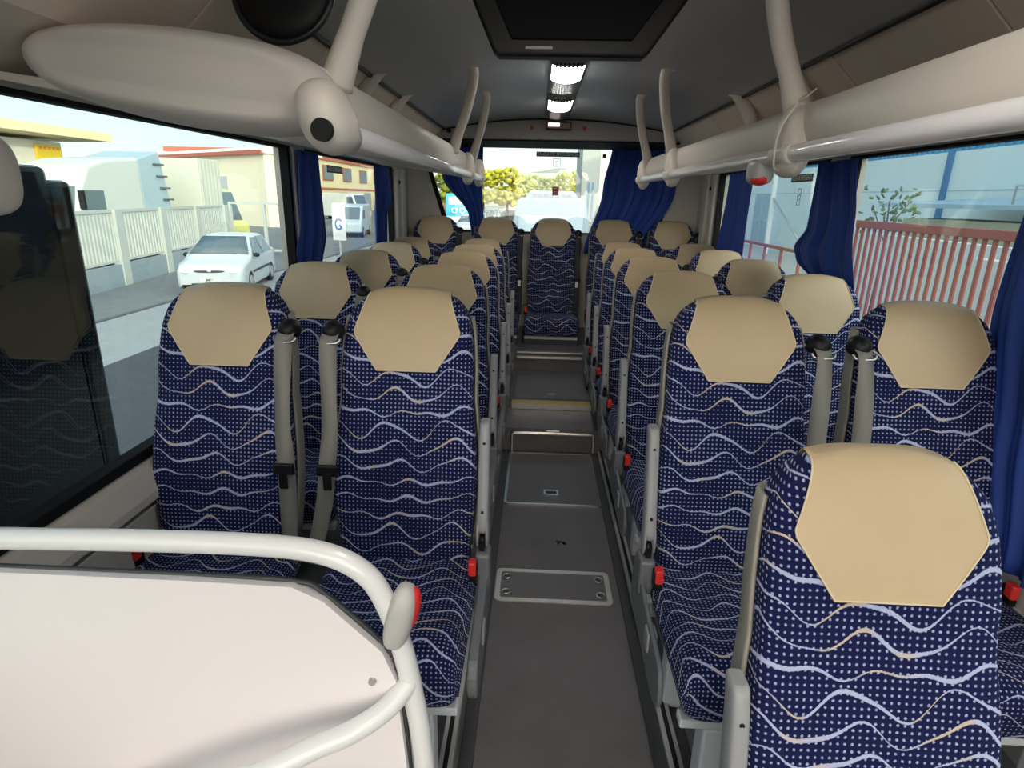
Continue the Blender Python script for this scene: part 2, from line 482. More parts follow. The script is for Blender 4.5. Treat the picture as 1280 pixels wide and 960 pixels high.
# low plinths the seats stand on
n = 0
for s in (-1, 1):
    n += 1
    struct(MB().span((X(s, .335), Y0, FLOOR), (X(s, 1.14), 3.08, FLOOR+.03)).build('trim_%d' % n, mat('plinth_grey', (.20, .22, .24), .5), bevel=.004))
# side walls
WIN = {-1: [(-1.2, 2.62), (2.79, 4.44)], 1: [(-1.2, 2.62), (2.79, 4.44)]}
for s, nm in ((-1, 'left'), (1, 'right')):
    mb = MB()
    mb.span((X(s, W+.06), Y0, FLOOR), (X(s, W-.005), YR, SILL))
    mb.span((X(s, W+.06), Y0, WTOP), (X(s, W-.005), YR, .62))
    ys = [Y0] + [q for w in WIN[s] for q in w] + [YR]
    for a, b in zip(ys[::2], ys[1::2]): mb.span((X(s, W+.06), a, SILL), (X(s, W-.005), b, WTOP))
    struct(mb.build('wall_'+nm, BEIGE2))
    # sloping sill and lower panel moulding
    n += 1
    poly = [(X(s, W-.005), SILL-.005), (X(s, W-.022), SILL-.018), (X(s, W-.045), SILL-.075), (X(s, W-.045), SILL-.10), (X(s, W-.005), SILL-.115)]
    struct(MB().prism(poly, 'y', Y0, YR).build('trim_%d' % n, BEIGE, bevel=.004))
    n += 1
    struct(MB().span((X(s, W-.005), Y0, FLOOR+.02), (X(s, W-.022), YR, SILL-.13)).span((X(s, W-.005), Y0, -.98), (X(s, W-.030), YR, -.955)).build('trim_%d' % n, BEIGE2, bevel=.003))
wn = 0
for s in (-1, 1):
    for (a, b) in WIN[s]:
        wn += 1
        # pane in a black rubber frame with rounded corners
        w_ = struct(MB().span((X(s, W+.030), a, SILL), (X(s, W+.036), b, WTOP)).build('window_%d' % wn, GLASS))
        f = MB()
        g = .022
        for q in ((a, a+g), (b-g, b)): f.span((X(s, W-.010), q[0], SILL), (X(s, W+.03), q[1], WTOP))
        f.span((X(s, W-.012), a, SILL), (X(s, W+.03), b, SILL+.03)); f.span((X(s, W-.012), a, WTOP-.008), (X(s, W+.03), b, WTOP+.004))
        f.build('rubber_seal', RUBBER, w_, bevel=.004)
# window pillars: rounded beige covers
for s in (-1, 1):
    n += 1
    struct(MB().span((X(s, W-.005), 2.635, SILL), (X(s, W-.018), 2.775, WTOP)).build('trim_%d' % n, BEIGE, bevel=.01, seg=3))
    n += 1   # corner pillar with a groove
    struct(MB().span((X(s, W-.005), 4.455, SILL), (X(s, W-.035), 4.53, WTOP)).span((X(s, W-.005), 4.57, SILL), (X(s, W-.05), 4.68, WTOP)).build('trim_%d' % n, BEIGE, bevel=.012, seg=3))
    k = MB().ellipsoid((X(s, W-.03), 4.55, .085), (.012, .02, .014), 8, 12).box((X(s, W-.02), 4.55, .085), (.02, .05, .012)).build('curtain_hook', BLACK)
    tag(k, 'small black curtain hook on the %s rear pillar' % ('left' if s < 0 else 'right'), 'hook', 'curtain hooks')
# rear wall with the rounded window opening
def rrect(hwt, hwb, z0, z1, r, nn=8, cx=CX+.0):
    """rounded trapezoid as (x,z), anticlockwise from bottom right"""
    cs = [((hwb, z0), (-1, 1)), ((hwt, z1), (-1, -1)), ((-hwt, z1), (1, -1)), ((-hwb, z0), (1, 1))]
    pts = []
    for i, ((x, z), (dx, dz)) in enumerate(cs):
        for k in range(nn+1):
            a = -pi/2 + i*pi/2 + pi/2*k/nn
            pts.append((cx + x + dx*r + r*cos(a), z + dz*r + r*sin(a)))
    return pts
inner = rrect(1.0, .855, -.27, .385, .09)
def outer(p):
    x, z = p[0]-CX, p[1]-.05
    k = min(1.2/abs(x) if abs(x) > 1e-6 else 99, (.62 if z > 0 else 1.45)/abs(z) if abs(z) > 1e-6 else 99)
    return (CX + x*k, .05 + z*k)
mb = MB(); N_ = len(inner)
vs = []
for yy in (YR-.02, YR+.04): vs += [(p[0], yy, p[1]) for p in inner] + [(*[(outer(p)[0])], yy, outer(p)[1]) for p in inner]
fs = []
for i in range(N_):
    j = (i+1) % N_
    fs += [(i, j, N_+j, N_+i), (2*N_+i, 3*N_+i, 3*N_+j, 2*N_+j), (i, 2*N_+i, 2*N_+j, j)]
mb.add(vs, fs)
mb.span((CX-1.2, YR-.02, -1.42), (CX+1.2, YR+.04, -.32))
for s in (-1, 1): mb.span((X(s, 1.03), YR-.015, -.56), (X(s, 1.2), YR+.035, .62))
mb.span((CX-1.2, YR-.015, .44), (CX+1.2, YR+.035, .64))
struct(mb.build('wall_rear', BEIGE2))
wn += 1
rw = struct(MB().prism(inner, 'y', YR+.0, YR+.006).build('window_%d' % wn, GLASSR))
ring = [Vector((p[0], YR-.02, p[1])) for p in inner]
mb = MB(); rings = []
for i, p in enumerate(ring):
    c = Vector((CX, YR-.02, .05)); d = (c-p); d.normalize()
    rings.append([p-d*.012+Vector((0, -.012, 0)), p+d*.022+Vector((0, -.012, 0)), p+d*.022+Vector((0, .02, 0)), p-d*.012+Vector((0, .02, 0))])
mb.grid(rings+[rings[0]], closed_v=True, smooth=False); mb.build('rubber_seal', RUBBER, rw)
# header above the rear window, black band and beige cove
n += 1
struct(MB().span((CX-1.12, YR-.03, .378), (CX+1.12, YR-.018, .425)).build('trim_%d' % n, RUBBER, bevel=.006))
n += 1
def arch(a): return .505 - .072*(abs(a)/.74)**2.2      # ceiling height across the bus
hp = [(CX-1.0, .368), (CX+1.0, .368), (CX+1.0, .43)] + [(CX + .78 - 1.56*i/20, arch(.78-1.56*i/20)-.006) for i in range(21)] + [(CX-1.0, .43)]
struct(MB().prism(hp, 'y', 4.30, YR-.02).build('trim_%d' % n, mat('header_grey', (.30, .285, .27), .5), bevel=.006))
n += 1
struct(MB().span((CX-1.0, 4.33, .360), (CX+1.0, YR-.03, .367)).build('trim_%d' % n, RUBBER))  # black strip painting in the shade under the header
n += 1
pts = [Vector((CX + a/20*.76, 4.297, arch(a/20*.76)-.010)) for a in range(-20, 21)]
struct(MB().tube(pts, .005, 6).build('trim_%d' % n, BLACK))
# front bulkhead behind the camera with the windscreen opening
mb = MB()
mb.span((CX-1.2, Y0-.04, -1.4), (CX+1.2, Y0, -.85)); mb.span((CX-1.2, Y0-.04, .48), (CX+1.2, Y0, .66))
for s in (-1, 1): mb.span((X(s, 1.2), Y0-.04, -.85), (X(s, 1.1), Y0, .48))
struct(mb.build('wall_front', BEIGE2))
wn += 1
struct(MB().span((CX-1.1, Y0-.03, -.85), (CX+1.1, Y0-.024, .48)).build('window_%d' % wn, CLEAR))
# ceiling
rows = []
for y in [Y0, 0, 1, 2, 3, 4, YR]:
    rows.append([Vector((CX + .76*q/24, y, arch(.76*q/24))) for q in range(-24, 25)])
struct(MB().grid(rows).build('ceiling', CEIL, solid=.012))
struct(MB().span((CX-1.22, Y0, .635), (CX+1.22, YR+.05, .665)).build('trim_roof', BEIGE2)); bpy.data.objects['trim_roof'].name = 'trim_%d' % (n+1); n += 1
for s in (-1, 1):
    n += 1
    struct(MB().tube([(X(s, .748), Y0, .426), (X(s, .748), 4.30, .426)], .009, 8).build('trim_%d' % n, BLACK))
    # back panels above the rack, with seams
    n += 1
    ys = [Y0, -.2, .62, 1.42, 2.05, 2.5, 2.98, 3.42, 3.92, 4.4, YR-.03]
    mb = MB()
    for a, b in zip(ys, ys[1:]):
        mb.prism([(X(s, .76), .425), (X(s, .83), .36), (X(s, .93), .27), (X(s, 1.14), .20), (X(s, 1.14), .22), (X(s, .95), .29), (X(s, .85), .38), (X(s, .78), .44)], 'y', a+.003, b-.003)
    struct(mb.build('trim_%d' % n, BEIGE3, bevel=.003))
    n += 1
    struct(MB().prism([(X(s, .79), .44), (X(s, .86), .375), (X(s, .96), .285), (X(s, 1.14), .225), (X(s, 1.14), .6), (X(s, .79), .6)], 'y', Y0, YR-.03).build('trim_%d' % n, BLACK))

# ------------------------------------------------------------------ luggage racks
def rack(s, ya, yb, lobes, label):
    t = thing('luggage_rack', label, 'luggage rack')
    sec = [(.505, .103), (.488, .118), (.476, .150), (.478, .185), (.487, .208), (.496, .214), (.505, .208), (.508, .19), (.512, .14), (.53, .128), (.75, .155), (1.14, .206), (1.14, .193), (.78, .138), (.60, .113), (.54, .102)]
    sm = [(p.x, p.y) for p in smoothpts([(a, z, 0) for a, z in sec[:9]], 3)] + sec[9:]
    mb = MB()
    rows = [[Vector((X(s, a), y, z)) for a, z in sm] for y in (ya, yb)]
    mb.grid(rows, closed_v=True); mb.cap(rows[0]); mb.cap(rows[1])
    o = mb.build('shelf', BEIGE, t)
    MB().tube([(X(s, .463), ya-.02, .106), (X(s, .463), yb+.03, .106)], .0195, 16).build('grab_tube', TUBEM, t)
    for y in lobes:
        def fn(q):
            k = (q.z+.065)/.13      # narrower upwards
            return Vector((q.x*(1.0 if k > .3 else .9), q.y*(1.15-.75*k), q.z))
        lb = MB().ellipsoid((X(s, .474), y, .135), (.036, .078, .080), 18, 24, e=2.3, fn=fn).build('tube_bracket', BEIGE, t)
        MB().tube([(X(s, .463), y-.055, .106), (X(s, .463), y-.045, .106), (X(s, .463), y+.045, .106), (X(s, .463), y+.055, .106)], [.022, .0265, .0265, .022], 16).build('collar', BEIGE, lb)
    return t
rl = rack(-1, 1.17, 3.92, [3.28, 3.88], 'long beige luggage rack with pale grab tube along the left windows')
rr = rack(1, Y0+.02, 3.58, [1.50, 2.78, 3.54], 'long beige luggage rack with pale grab tube along the right windows')
# big moulded front end of the left rack
def podfn(q):
    return Vector((q.x, q.y*(1 - .25*(q.x/.3)), q.z*(1.0 + .25*(q.x/.30)*(-1))))
pod = MB()
P = []
for i in range(29):
    a = -pi/2 + pi*i/28; row = []
    for j in range(40):
        b = 2*pi*j/40
        lx = .268*sin(a); rad = cos(a)**.62
        # lens shape: fat in the middle, rises to the right, recess on the face
        rz = .080*rad*(1 + .12*sin(a)); ry = .115*rad
        x = -.640 + lx; z = .190 - .030*(lx/.268) + rz*sin(b); y = 1.17 + ry*cos(b)
        if cos(b) < -.25 and abs(sin(a)) < .86:
            m = (1-abs(sin(a)/.86)**6)*max(0, 1-abs(sin(b)/.62)**6)
            y += .030*m
        row.append(Vector((x, y, z)))
    P.append(row)
pod.grid(P, closed_v=True)
pd = pod.build('rack_end_moulding', mat('pod_beige', (.60, .55, .51), .5, bump=.05), rl)
lobe = MB().ellipsoid((-.370, 1.115, .124), (.044, .075, .062), 18, 24, e=2.3, rot=Matrix.Rotation(radians(-18), 3, 'Y')).build('end_bracket', BEIGE, rl)
MB().disc((-.357, 1.043, .098), .0180, (0.1, 1, 0), .012, 24).build('black_plug', BLACK, lobe)
MB().tube([(-.365, 1.1, .10), (-.365, 1.2, .10)], .030, 16).build('collar', BEIGE, rl)

# uprights from rack to ceiling
def upright(s, y, yt, label):
    r = .0245 if y < 2 else .0215
    L_ = [(.487, .19, 0), (.455, .26, .2), (.415, .34, .5), (.385, .42, .8), (.375, .468, .95), (.388, .490, 1), (.425, .496, 1)]
    pts = smoothpts([(X(s, a), lerp(y, yt, k), z) for a, z, k in L_], 5)
    t = thing('rack_upright', label, 'grab pole', group='uprights of the luggage racks')
    n_ = len(pts)
    rs = [r*(1.25 - .35*min(1, i/6)) if i < 7 else (r*.9 if i < n_-6 else r*(.9-.06*(i-n_+6))) for i in range(n_)]
    MB().tube(pts, rs, 16, flat=1.05).build('pole', BEIGE, t)
    MB().ellipsoid((X(s, .405), yt, .494), (.048, .030, .012), 10, 16).build('ceiling_flange', BEIGE, t)
    return t
def lerp(a, b, t): return a + (b-a)*t
upright(-1, 1.22, 1.17, 'thick beige pole from the left rack up to the ceiling, nearest on the left')
upright(-1, 2.82, 2.62, 'beige curved pole from left rack to ceiling, middle one on the left')
upright(-1, 3.58, 3.20, 'beige curved pole from left rack to ceiling, farthest on the left')
upright(1, 1.52, 1.46, 'thick beige pole from the right rack up, with cord tied at its foot')
upright(1, 2.88, 2.60, 'beige curved pole from right rack to ceiling, middle one on the right')
upright(1, 3.50, 3.20, 'beige curved pole from right rack to ceiling, farthest on the right')
# small fins behind the racks
FN = {-1: [(2.50, 'nearer'), (3.00, 'farther')], 1: [(2.30, 'nearer'), (2.85, 'farther')]}
for s in (-1, 1):
    for y, w_ in FN[s]:
        mb = MB()
        pts = smoothpts([(X(s, .705), y, .452), (X(s, .745), y, .425), (X(s, .79), y, .36), (X(s, .83), y, .26), (X(s, .85), y, .15)], 4)
        mb.tube(pts, [.022]*3+[.028]*(len(pts)-3), 12, flat=1.0, up=(0, 1, 0))
        o = mb.build('roof_bracket', BEIGE)
        tag(o, 'short beige bracket behind the %s rack under the ceiling edge, %s of two' % ('left' if s < 0 else 'right', w_), 'bracket', 'roof brackets')
# screws on the right panels
for y in (1.9, 3.15):
    tag(MB().disc((X(1, .865), y, .33), .006, (1, 0, 1), .02, 10).build('panel_screw', BLACK), 'black screw head in the panel above the right rack, %s one' % ('near' if y < 2 else 'far'), 'screw', 'panel screws')
# black round speaker in the left roof panel
t = thing('roof_speaker', 'large black round speaker in the panel above the left rack', 'speaker')
R_ = Matrix.Rotation(radians(-25), 3, 'Y') @ Matrix.Rotation(radians(80), 3, 'X')
mb = MB(); c = Vector((-.53, 1.37, .395))
ringp = [c + R_ @ Vector((.105*cos(a), .105*sin(a), 0)) for a in [2*pi*i/40 for i in range(41)]]
mb.tube(ringp, .007, 8, caps=False).build('rim', mat('speaker_rim', (.02, .02, .022), .3), t)
MB().ellipsoid(c, (.102, .102, .02), 10, 32, rot=R_).build('cover', BLACK, t)

# cord and stop button on the right rack
cp = smoothpts([(.610, 1.50, .245), (.585, 1.475, .228), (.552, 1.46, .20), (.528, 1.455, .16), (.520, 1.452, .115), (.530, 1.47, .075), (.555, 1.50, .072)], 6)
cp2 = smoothpts([(.545, 1.43, .205), (.56, 1.45, .215), (.60, 1.52, .235), (.612, 1.56, .22)], 6)
tag(MB().tube(cp, .0022, 8).tube(cp2, .0022, 8).build('tied_cord', mat('white_cord', (.7, .66, .58), .8)), 'thin white cord tied round the foot of the right near pole', 'cord')
t = thing('stop_button', 'grey stop button with red lens under the right rack tube', 'button', (.563, 1.655, .085))
MB().ellipsoid((0, 0, -.010), (.028, .046, .032), 12, 18, e=3.2).build('housing', mat('button_housing', (.45, .43, .41), .4), t)
MB().ellipsoid((-.004, -.014, -.028), (.023, .032, .017), 10, 16).build('red_lens', RED, t)

# ------------------------------------------------------------------ ceiling lights
EM = mat('lit_diffuser', (1, .98, .94), .4, emit=(1, .95, .86), estr=15)
HOUS = mat('lamp_housing', (.38, .39, .40), .25, .4)
def ceil_light(y0, y1, label, dl=(.13, .13)):
    t = thing('ceiling_light', label, 'ceiling light', (CX-.003, (y0+y1)/2, 0), group='ceiling lamps')
    h = (y1-y0)/2
    def seg(a, b, drop, w):
        mb = MB(); rows = []
        for y in [a, b]:
            rows.append([Vector((w*cos(pi*k/12), y,   .500 - drop*sin(pi*k/12))) for k in range(13)])
        mb.grid(rows); mb.cap(rows[0]); mb.cap(rows[1]); return mb
    seg(-h, h, .020, .078).build('housing', HOUS, t)
    seg(-h+dl[0], h-dl[1], .028, .070).build('diffuser', EM, t)
    mb = MB()
    for k in range(7): mb.box((-.048+.016*k, -h+dl[0]-.05, .477), (.009, .05, .008))
    mb.build('grille', DGREY, t)
    return t
ceil_light(2.40, 3.20, 'rectangular ceiling lamp, lit, nearer of the two in view', (.17, .33))
ceil_light(3.21, 4.20, 'rectangular ceiling lamp, lit, farther one by the rear window', (.24, .42))
ceil_light(.15, 1.05, 'added unseen ceiling lamp above the foreground seats')  # out of view, added to brighten the cabin
ceil_light(-1.0, -.2, 'added unseen ceiling lamp at the front of the bus')  # behind the camera, a further lamp added for cabin light
# flip-down monitor (seen from behind)
t = thing('roof_monitor', 'black flip-down monitor hanging from the ceiling', 'monitor')
poly = [(-.118, .322), (-.105, .312), (.228, .312), (.242, .322), (.320, .430), (.335, .497), (-.185, .497), (-.168, .430)]
MB().prism(poly, 'y', 1.55, 1.60).build('casing', BLACK, t, bevel=.008, seg=3)
poly2 = [(-.075, .345), (.200, .345), (.265, .43), (.272, .485), (-.122, .485), (-.118, .43)]
MB().prism(poly2, 'y', 1.545, 1.552).build('rear_cover', mat('monitor_back', (.003, .003, .004), .6, spec=.15), t, bevel=.004)
MB().box((-.012, 1.548, .329), (.062, .004, .006)).build('silver_label', mat('silver_label', (.35, .35, .36), .4), t)
MB().box((CX-.02, 1.61, .49), (.30, .12, .03)).build('mount', DGREY, t, bevel=.01)
# rear header fittings
t = thing('warning_light', 'dark red box with lit panel on the header above the rear window', 'light')
MB().box((.112, 4.262, .449), (.165, .07, .045)).build('housing', mat('dark_red_plastic', (.07, .008, .008), .35), t, bevel=.006)
MB().box((.080, 4.225, .454), (.075, .006, .022)).build('panel', mat('lit_sign_face', (.8, .7, .66), .4, emit=(1, .8, .75), estr=1.2), t)
for x, l in ((-.062, 'left'), (.283, 'right')):
    tag(MB().box((x, 4.296, .441), (.024, .010, .024)).box((x, 4.290, .441), (.013, .006, .013)).build('header_sticker', mat('red_sticker', (.42, .05, .04), .5), bevel=.002), 'small red square button on the rear header, %s of the red box' % l, 'button', 'red header buttons')
tag(MB().disc((-.615, 4.296, .415), .016, (0, 1, 0), .012, 18).build('round_vent', BLACK), 'round black vent at the left end of the rear header', 'vent')

# ------------------------------------------------------------------ signs on the panes
SB = mat('sign_black', (.01, .016, .012), .5); SW = mat('sign_white', (.93, .95, .90), .5)
def exit_sign(name, label, c, w, h, rot):
    t = thing(name, label, 'sign', c, group='exit lettering on windows')
    t.rotation_euler = rot
    MB().box((0, 0, 0), (w, h, .001)).build('backing', SB, t)
    text_mesh('lettering', 'SALIDA DE EMERGENCIA', h*.95, SW, t, (0, 0, .0012), (0, 0, 0), w*.96)
    return t
exit_sign('exit_sign', 'black strip reading SALIDA DE EMERGENCIA on the rear window', (.135, YR-.004, .322), .335, .036, (radians(90), 0, 0))
exit_sign('exit_sign', 'black strip reading SALIDA DE EMERGENCIA on the second left window', (CX-W-.026, 3.30, .118), .25, .036, (radians(90), 0, radians(90)))
exit_sign('exit_sign', 'black strip reading SALIDA DE EMERGENCIA on the second right window', (CX+W+.026, 3.15, .118), .25, .036, (radians(90), 0, radians(-90)))
def pictogram(label, c, rot, col=SB, w=.055, h=.055, red=False):
    t = thing('window_sticker', label, 'sticker', c, group='stickers on the windows'); t.rotation_euler = rot
    if red:
        MB().box((0, 0, 0), (w, h, .001)).build('backing', mat('sticker_red', (.6, .03, .02), .5), t)
        MB().tube([(.012*cos(a), -.015+.012*sin(a), .001) for a in [2*pi*i/16 for i in range(17)]], .002, 5).box((0, .02, .001), (.03, .006, .001)).build('mark', SW, t)
    else:
        mb = MB()
        for dx, dy, bw, bh in ((0, h/2, w, .003), (0, -h/2, w, .003), (w/2, 0, .003, h), (-w/2, 0, .003, h)): mb.box((dx, dy, 0), (bw, bh, .001))
        mb.box((-.006, .004, 0), (.016, .004, .001), Matrix.Rotation(.8, 3, 'Z')).box((.008, .010, 0), (.014, .004, .001), Matrix.Rotation(-.5, 3, 'Z')).box((.002, -.012, 0), (.020, .003, .001), Matrix.Rotation(.5, 3, 'Z'))
        mb.build('outline', SB, t)
    return t
pictogram('small outlined pictogram below the rear exit lettering', (.127, YR-.004, .262), (radians(90), 0, 0))
pictogram('red sticker low in the middle of the rear window', (.127, YR-.004, .052), (radians(90), 0, 0), w=.05, h=.065, red=True)
pictogram('small outlined pictogram below the exit lettering of the right window', (CX+W+.026, 3.15, .030), (radians(90), 0, radians(-90)), w=.035, h=.075)
tag(MB().box((.494, YR-.004, .316), (.028, .001, .03)).build('window_label', SB), 'small black label at the top of the rear window beside the curtain', 'sticker')

# ------------------------------------------------------------------ curtains
def curtain(name, label, fn, folds, nz=26, nu=70, amp=.016):
    """fn(k, t) -> base point; t in 0..1 across, k 0 (top) .. 1 (bottom); folds offset along normal"""
    rows = []
    for i in range(nz+1):
        k = i/nz; row = []
        for j in range(nu+1):
            t = j/nu; p, nrm = fn(k, t)
            d = amp*(sin(2*pi*folds*t + .6*sin(3*k+4*t)) + .4*sin(2*pi*folds*2.3*t + 1.3 + k*2))
            row.append(p + nrm*d)
        rows.append(row)
    o = MB().grid(rows).build(name, CURT, solid=.002)
    return tag(o, label, 'curtain', 'blue window curtains')
def lerp(a, b, t): return a + (b-a)*t
def interp(tab, k):
    for (k0, v0), (k1, v1) in zip(tab, tab[1:]):
        if k <= k1:
            q = (k-k0)/(k1-k0); q = q*q*(3-2*q); return lerp(v0, v1, q)
    return tab[-1][1]
def side_curtain(s, ya, yb, label, zt=.168, zb=-.42, folds=4, amp=.010, inset=.034):
    curtain('curtain', label, lambda k, t: (Vector((X(s, W-inset-.01), lerp(interp(ya, k), interp(yb, k), t), lerp(zt, zb, k))), Vector((-s, 0, 0))), folds, amp=amp)
side_curtain(-1, [(0, 2.60), (.5, 2.56), (.7, 2.50), (1, 2.58)], [(0, 2.87), (.6, 2.89), (.85, 2.80), (1, 2.78)], 'blue curtain bunched at the pillar between the left windows', folds=3, amp=.012)
side_curtain(-1, [(0, 3.80), (1, 3.78)], [(0, 4.20), (.3, 4.26), (.5, 4.10), (1, 4.06)], 'blue curtain at the rear end of the second left window', folds=4)
side_curtain(1, [(0, 2.47), (.4, 2.40), (1, 2.30)], [(0, 2.83), (.45, 2.84), (.62, 2.94), (.70, 2.90), (.85, 2.66), (1, 2.60)], 'blue curtain with bulging fold at the pillar between the right windows', folds=3, amp=.014)
side_curtain(1, [(0, 3.62), (1, 3.64)], [(0, 4.10), (1, 4.22)], 'blue curtain at the rear end of the second right window', folds=4)
side_curtain(1, [(0, 1.38), (1, 1.25)], [(0, 1.57), (.4, 1.60), (.7, 1.54), (1, 1.45)], 'blue curtain at the right edge of the photo on the nearest right window', folds=3, zb=-.86, inset=.052)
def rear_c(lx, rx, zt, zb):
    return lambda k, t: (Vector((lerp(interp(lx, k), interp(rx, k), t), YR-.065, lerp(zt, zb, k))), Vector((0, -1, 0)))
curtain('curtain', 'blue curtain gathered at the left part of the rear window', rear_c([(0, -.84), (.35, -.76), (.8, -.55), (1, -.53)], [(0, -.44), (.5, -.445), (1, -.43)], .40, -.30), 4, amp=.012)
curtain('curtain', 'wide blue curtain over the right part of the rear window, gathered below', rear_c([(0, .545), (.4, .49), (1, .37)], [(0, 1.08), (.4, 1.05), (1, .83)], .40, -.42), 8, amp=.013)

# ------------------------------------------------------------------ partition and rails
t = thing('white_partition', 'white partition panel framed by a white tube rail in the left foreground', 'partition')
YP = .75
poly = [(-1.02, .0), (-.80, 0), (-.50, 0), (-.345, -.003), (-.300, -.025), (-.215, -.112), (-.196, -.165), (-.182, -.37), (-.172, -.80), (-1.02, -.80)]
MB().prism([(a, -.551+b) for a, b in poly], 'y', YP-.012, YP+.004).build('panel', PANEL, t)
edge = smoothpts([(a, YP+.004, -.551+b) for a, b in poly[:-1]], 4)
MB().tube(edge, .0045, 6).build('edge_strip', DGREY, t)
rail = smoothpts([(-1.06, YP, -.507), (-.785, YP, -.500), (-.54, YP, -.493), (-.373, YP, -.493), (-.290, YP, -.504), (-.236, YP, -.535), (-.208, YP, -.585), (-.190, YP, -.649), (-.174, YP, -.739), (-.158, YP, -.90), (-.145, YP, -1.33)], 6)
rl_ = MB().tube(rail, .0165, 18).build('tube_rail', WHITE, t)
r2 = smoothpts([(-.176, YP, -.722), (-.205, .72, -.748), (-.250, .69, -.765), (-.305, .67, -.780), (-.36, .65, -.798), (-.43, .635, -.825), (-.52, .63, -.87), (-.60, .65, -.915), (-.66, .70, -.95), (-.69, YP-.008, -.965)], 6)
MB().tube(r2, .0165, 18).build('lower_rail', WHITE, t)
MB().disc((-.232, YP-.014, -.716), .006, (0, 1, 0), .006, 12).build('screw', CHROME, t)
sb = thing('stop_button', 'grey stop button with red edge clamped on the white partition rail', 'button', (-.188, YP-.004, -.598))
rot = Matrix.Rotation(radians(14), 3, 'Y')
MB().ellipsoid((0, -.004, 0), (.024, .026, .056), 18, 24, e=2.6, rot=rot, fn=lambda q: Vector((q.x*(1.0 if q.x > 0 else .75), q.y, q.z))).build('housing', mat('button_grey', (.50, .48, .455), .4), sb)
MB().ellipsoid((.014, -.002, .010), (.017, .018, .040), 14, 18, e=2.3, rot=rot).build('red_lens', RED, sb)

# ------------------------------------------------------------------ aisle floor fittings
def frame_ring(x0, x1, y0, y1, z, w, h, r=.02):
    mb = MB(); out = []; inn = []
    def rr_(a0, a1, b0, b1, r):
        pts = []
        for i, (x, y) in enumerate(((a1-r, b0+r), (a1-r, b1-r), (a0+r, b1-r), (a0+r, b0+r))):
            for k in range(7):
                a = -pi/2 + i*pi/2 + pi/2*k/6; pts.append((x+r*cos(a), y+r*sin(a)))
        return pts
    A = rr_(x0, x1, y0, y1, r); B = rr_(x0+w, x1-w, y0+w, y1-w, max(.004, r-w*.6))
    rows = [[Vector((*a, z)), Vector((*a, z+h)), Vector((*b, z+h)), Vector((*b, z))] for a, b in zip(A, B)]
    mb.grid(rows+[rows[0]], closed_v=True, smooth=False); return mb
HATCH = mat('hatch_vinyl', (.140, .132, .145), .38, bump=.4, bscale=420, var=.15, vscale=12)
t = thing('floor_cover', 'small metal-framed floor cover with four round latches in the aisle', 'hatch', (0, 0, FLOOR))
frame_ring(-.112, .304, 1.775, 1.965, 0, .018, .005).build('frame', DULLMETAL, t)
MB().span((-.094, 1.793, 0), (.286, 1.947, .003)).build('lid', HATCH, t)
for x in (-.072, .264):
    for y in (1.825, 1.915):
        l = MB().tube([(x+.014*cos(a), y+.014*sin(a), .005) for a in [2*pi*i/20 for i in range(21)]], .003, 6).build('latch', CHROME, t)
        MB().disc((x, y, .004), .009, (0, 0, 1), .004, 14).build('latch_core', DGREY, l)
t = thing('floor_hatch', 'large floor hatch with chrome handle before the first step', 'hatch', (0, 0, FLOOR))
frame_ring(-.118, .338, 2.47, 3.06, 0, .012, .006).build('frame', CHROME, t)
MB().span((-.106, 2.482, 0), (.326, 3.048, .004)).build('lid', HATCH, t)
h = frame_ring(.068, .138, 2.565, 2.615, .004, .009, .004, .006).build('handle', CHROME, t)
MB().span((.078, 2.575, .004), (.128, 2.605, .0055)).build('handle_recess', BLACK, h)
t = thing('step_edging', 'metal frame round the riser of the first aisle step', 'step edge', (0, 3.085, FLOOR))
MB().tube(smoothpts([(-.105, -.02, .0), (-.105, -.012, .095), (-.095, -.010, .11), (.02, -.010, .112), (.24, -.010, .112), (.330, -.010, .11), (.340, -.012, .095), (.340, -.02, .0)], 4), .010, 8, up=(0, 1, 0)).build('tube', CHROME, t)
MB().box((.117, -.004, .123), (.075, .01, .013)).build('handle_plate', DULLMETAL, t, bevel=.004)
t = thing('step_nosing', 'yellow-edged metal nosing across the second aisle step', 'step edge', (0, 3.42, -1.165))
MB().span((-.125, -.02, -.05), (.36, -.0, .004)).build('metal_strip', CHROME, t, bevel=.002)
MB().span((-.125, -.022, -.014), (.36, -.018, .006)).build('yellow_strip', BRASS, t)
t = thing('floor_hatch', 'dark floor hatch with small handle between the second and third steps', 'hatch', (0, 0, -1.165))
MB().span((-.115, 3.45, 0), (.345, 4.03, .008)).build('lid', HATCH, t, bevel=.003)
h = MB().tube([(.118+.03*cos(a), 3.52+.016*sin(a), .010) for a in [2*pi*i/20 for i in range(21)]], .003, 6).build('handle', CHROME, t)
MB().box((.118, 3.52, .010), (.035, .012, .004)).build('handle_recess', CHROME, h)
t = thing('step_nosing', 'double metal nosing on the last step before the rear bench', 'step edge', (0, 4.07, -1.03))
MB().span((-.12, -.018, -.045), (.355, .0, -.025)).build('lower_strip', CHROME, t, bevel=.003)
MB().span((-.12, -.02, -.006), (.355, .03, .006)).build('upper_strip', CHROME, t, bevel=.003)
for s, xs in ((-1, (-.150, -.122)), (1, (.335, .362))):
    t = thing('seat_track', 'metal seat track with dark edge along the %s side of the aisle' % ('left' if s < 0 else 'right'), 'rail', (0, 0, FLOOR), group='seat tracks')
    MB().span((xs[0]-.004, Y0+.1, 0), (xs[1]+.004, 3.07, .010)).build('edge_trim', DGREY, t, bevel=.003)
    xr = X(s, .284)
    MB().span((xr-.018, Y0+.1, .0), (xr+.018, 3.07, .022)).build('track', DULLMETAL, t, bevel=.003)
    MB().span((xr-.006, Y0+.1, .020), (xr+.006, 3.07, .0235)).build('slot', BLACK, t)
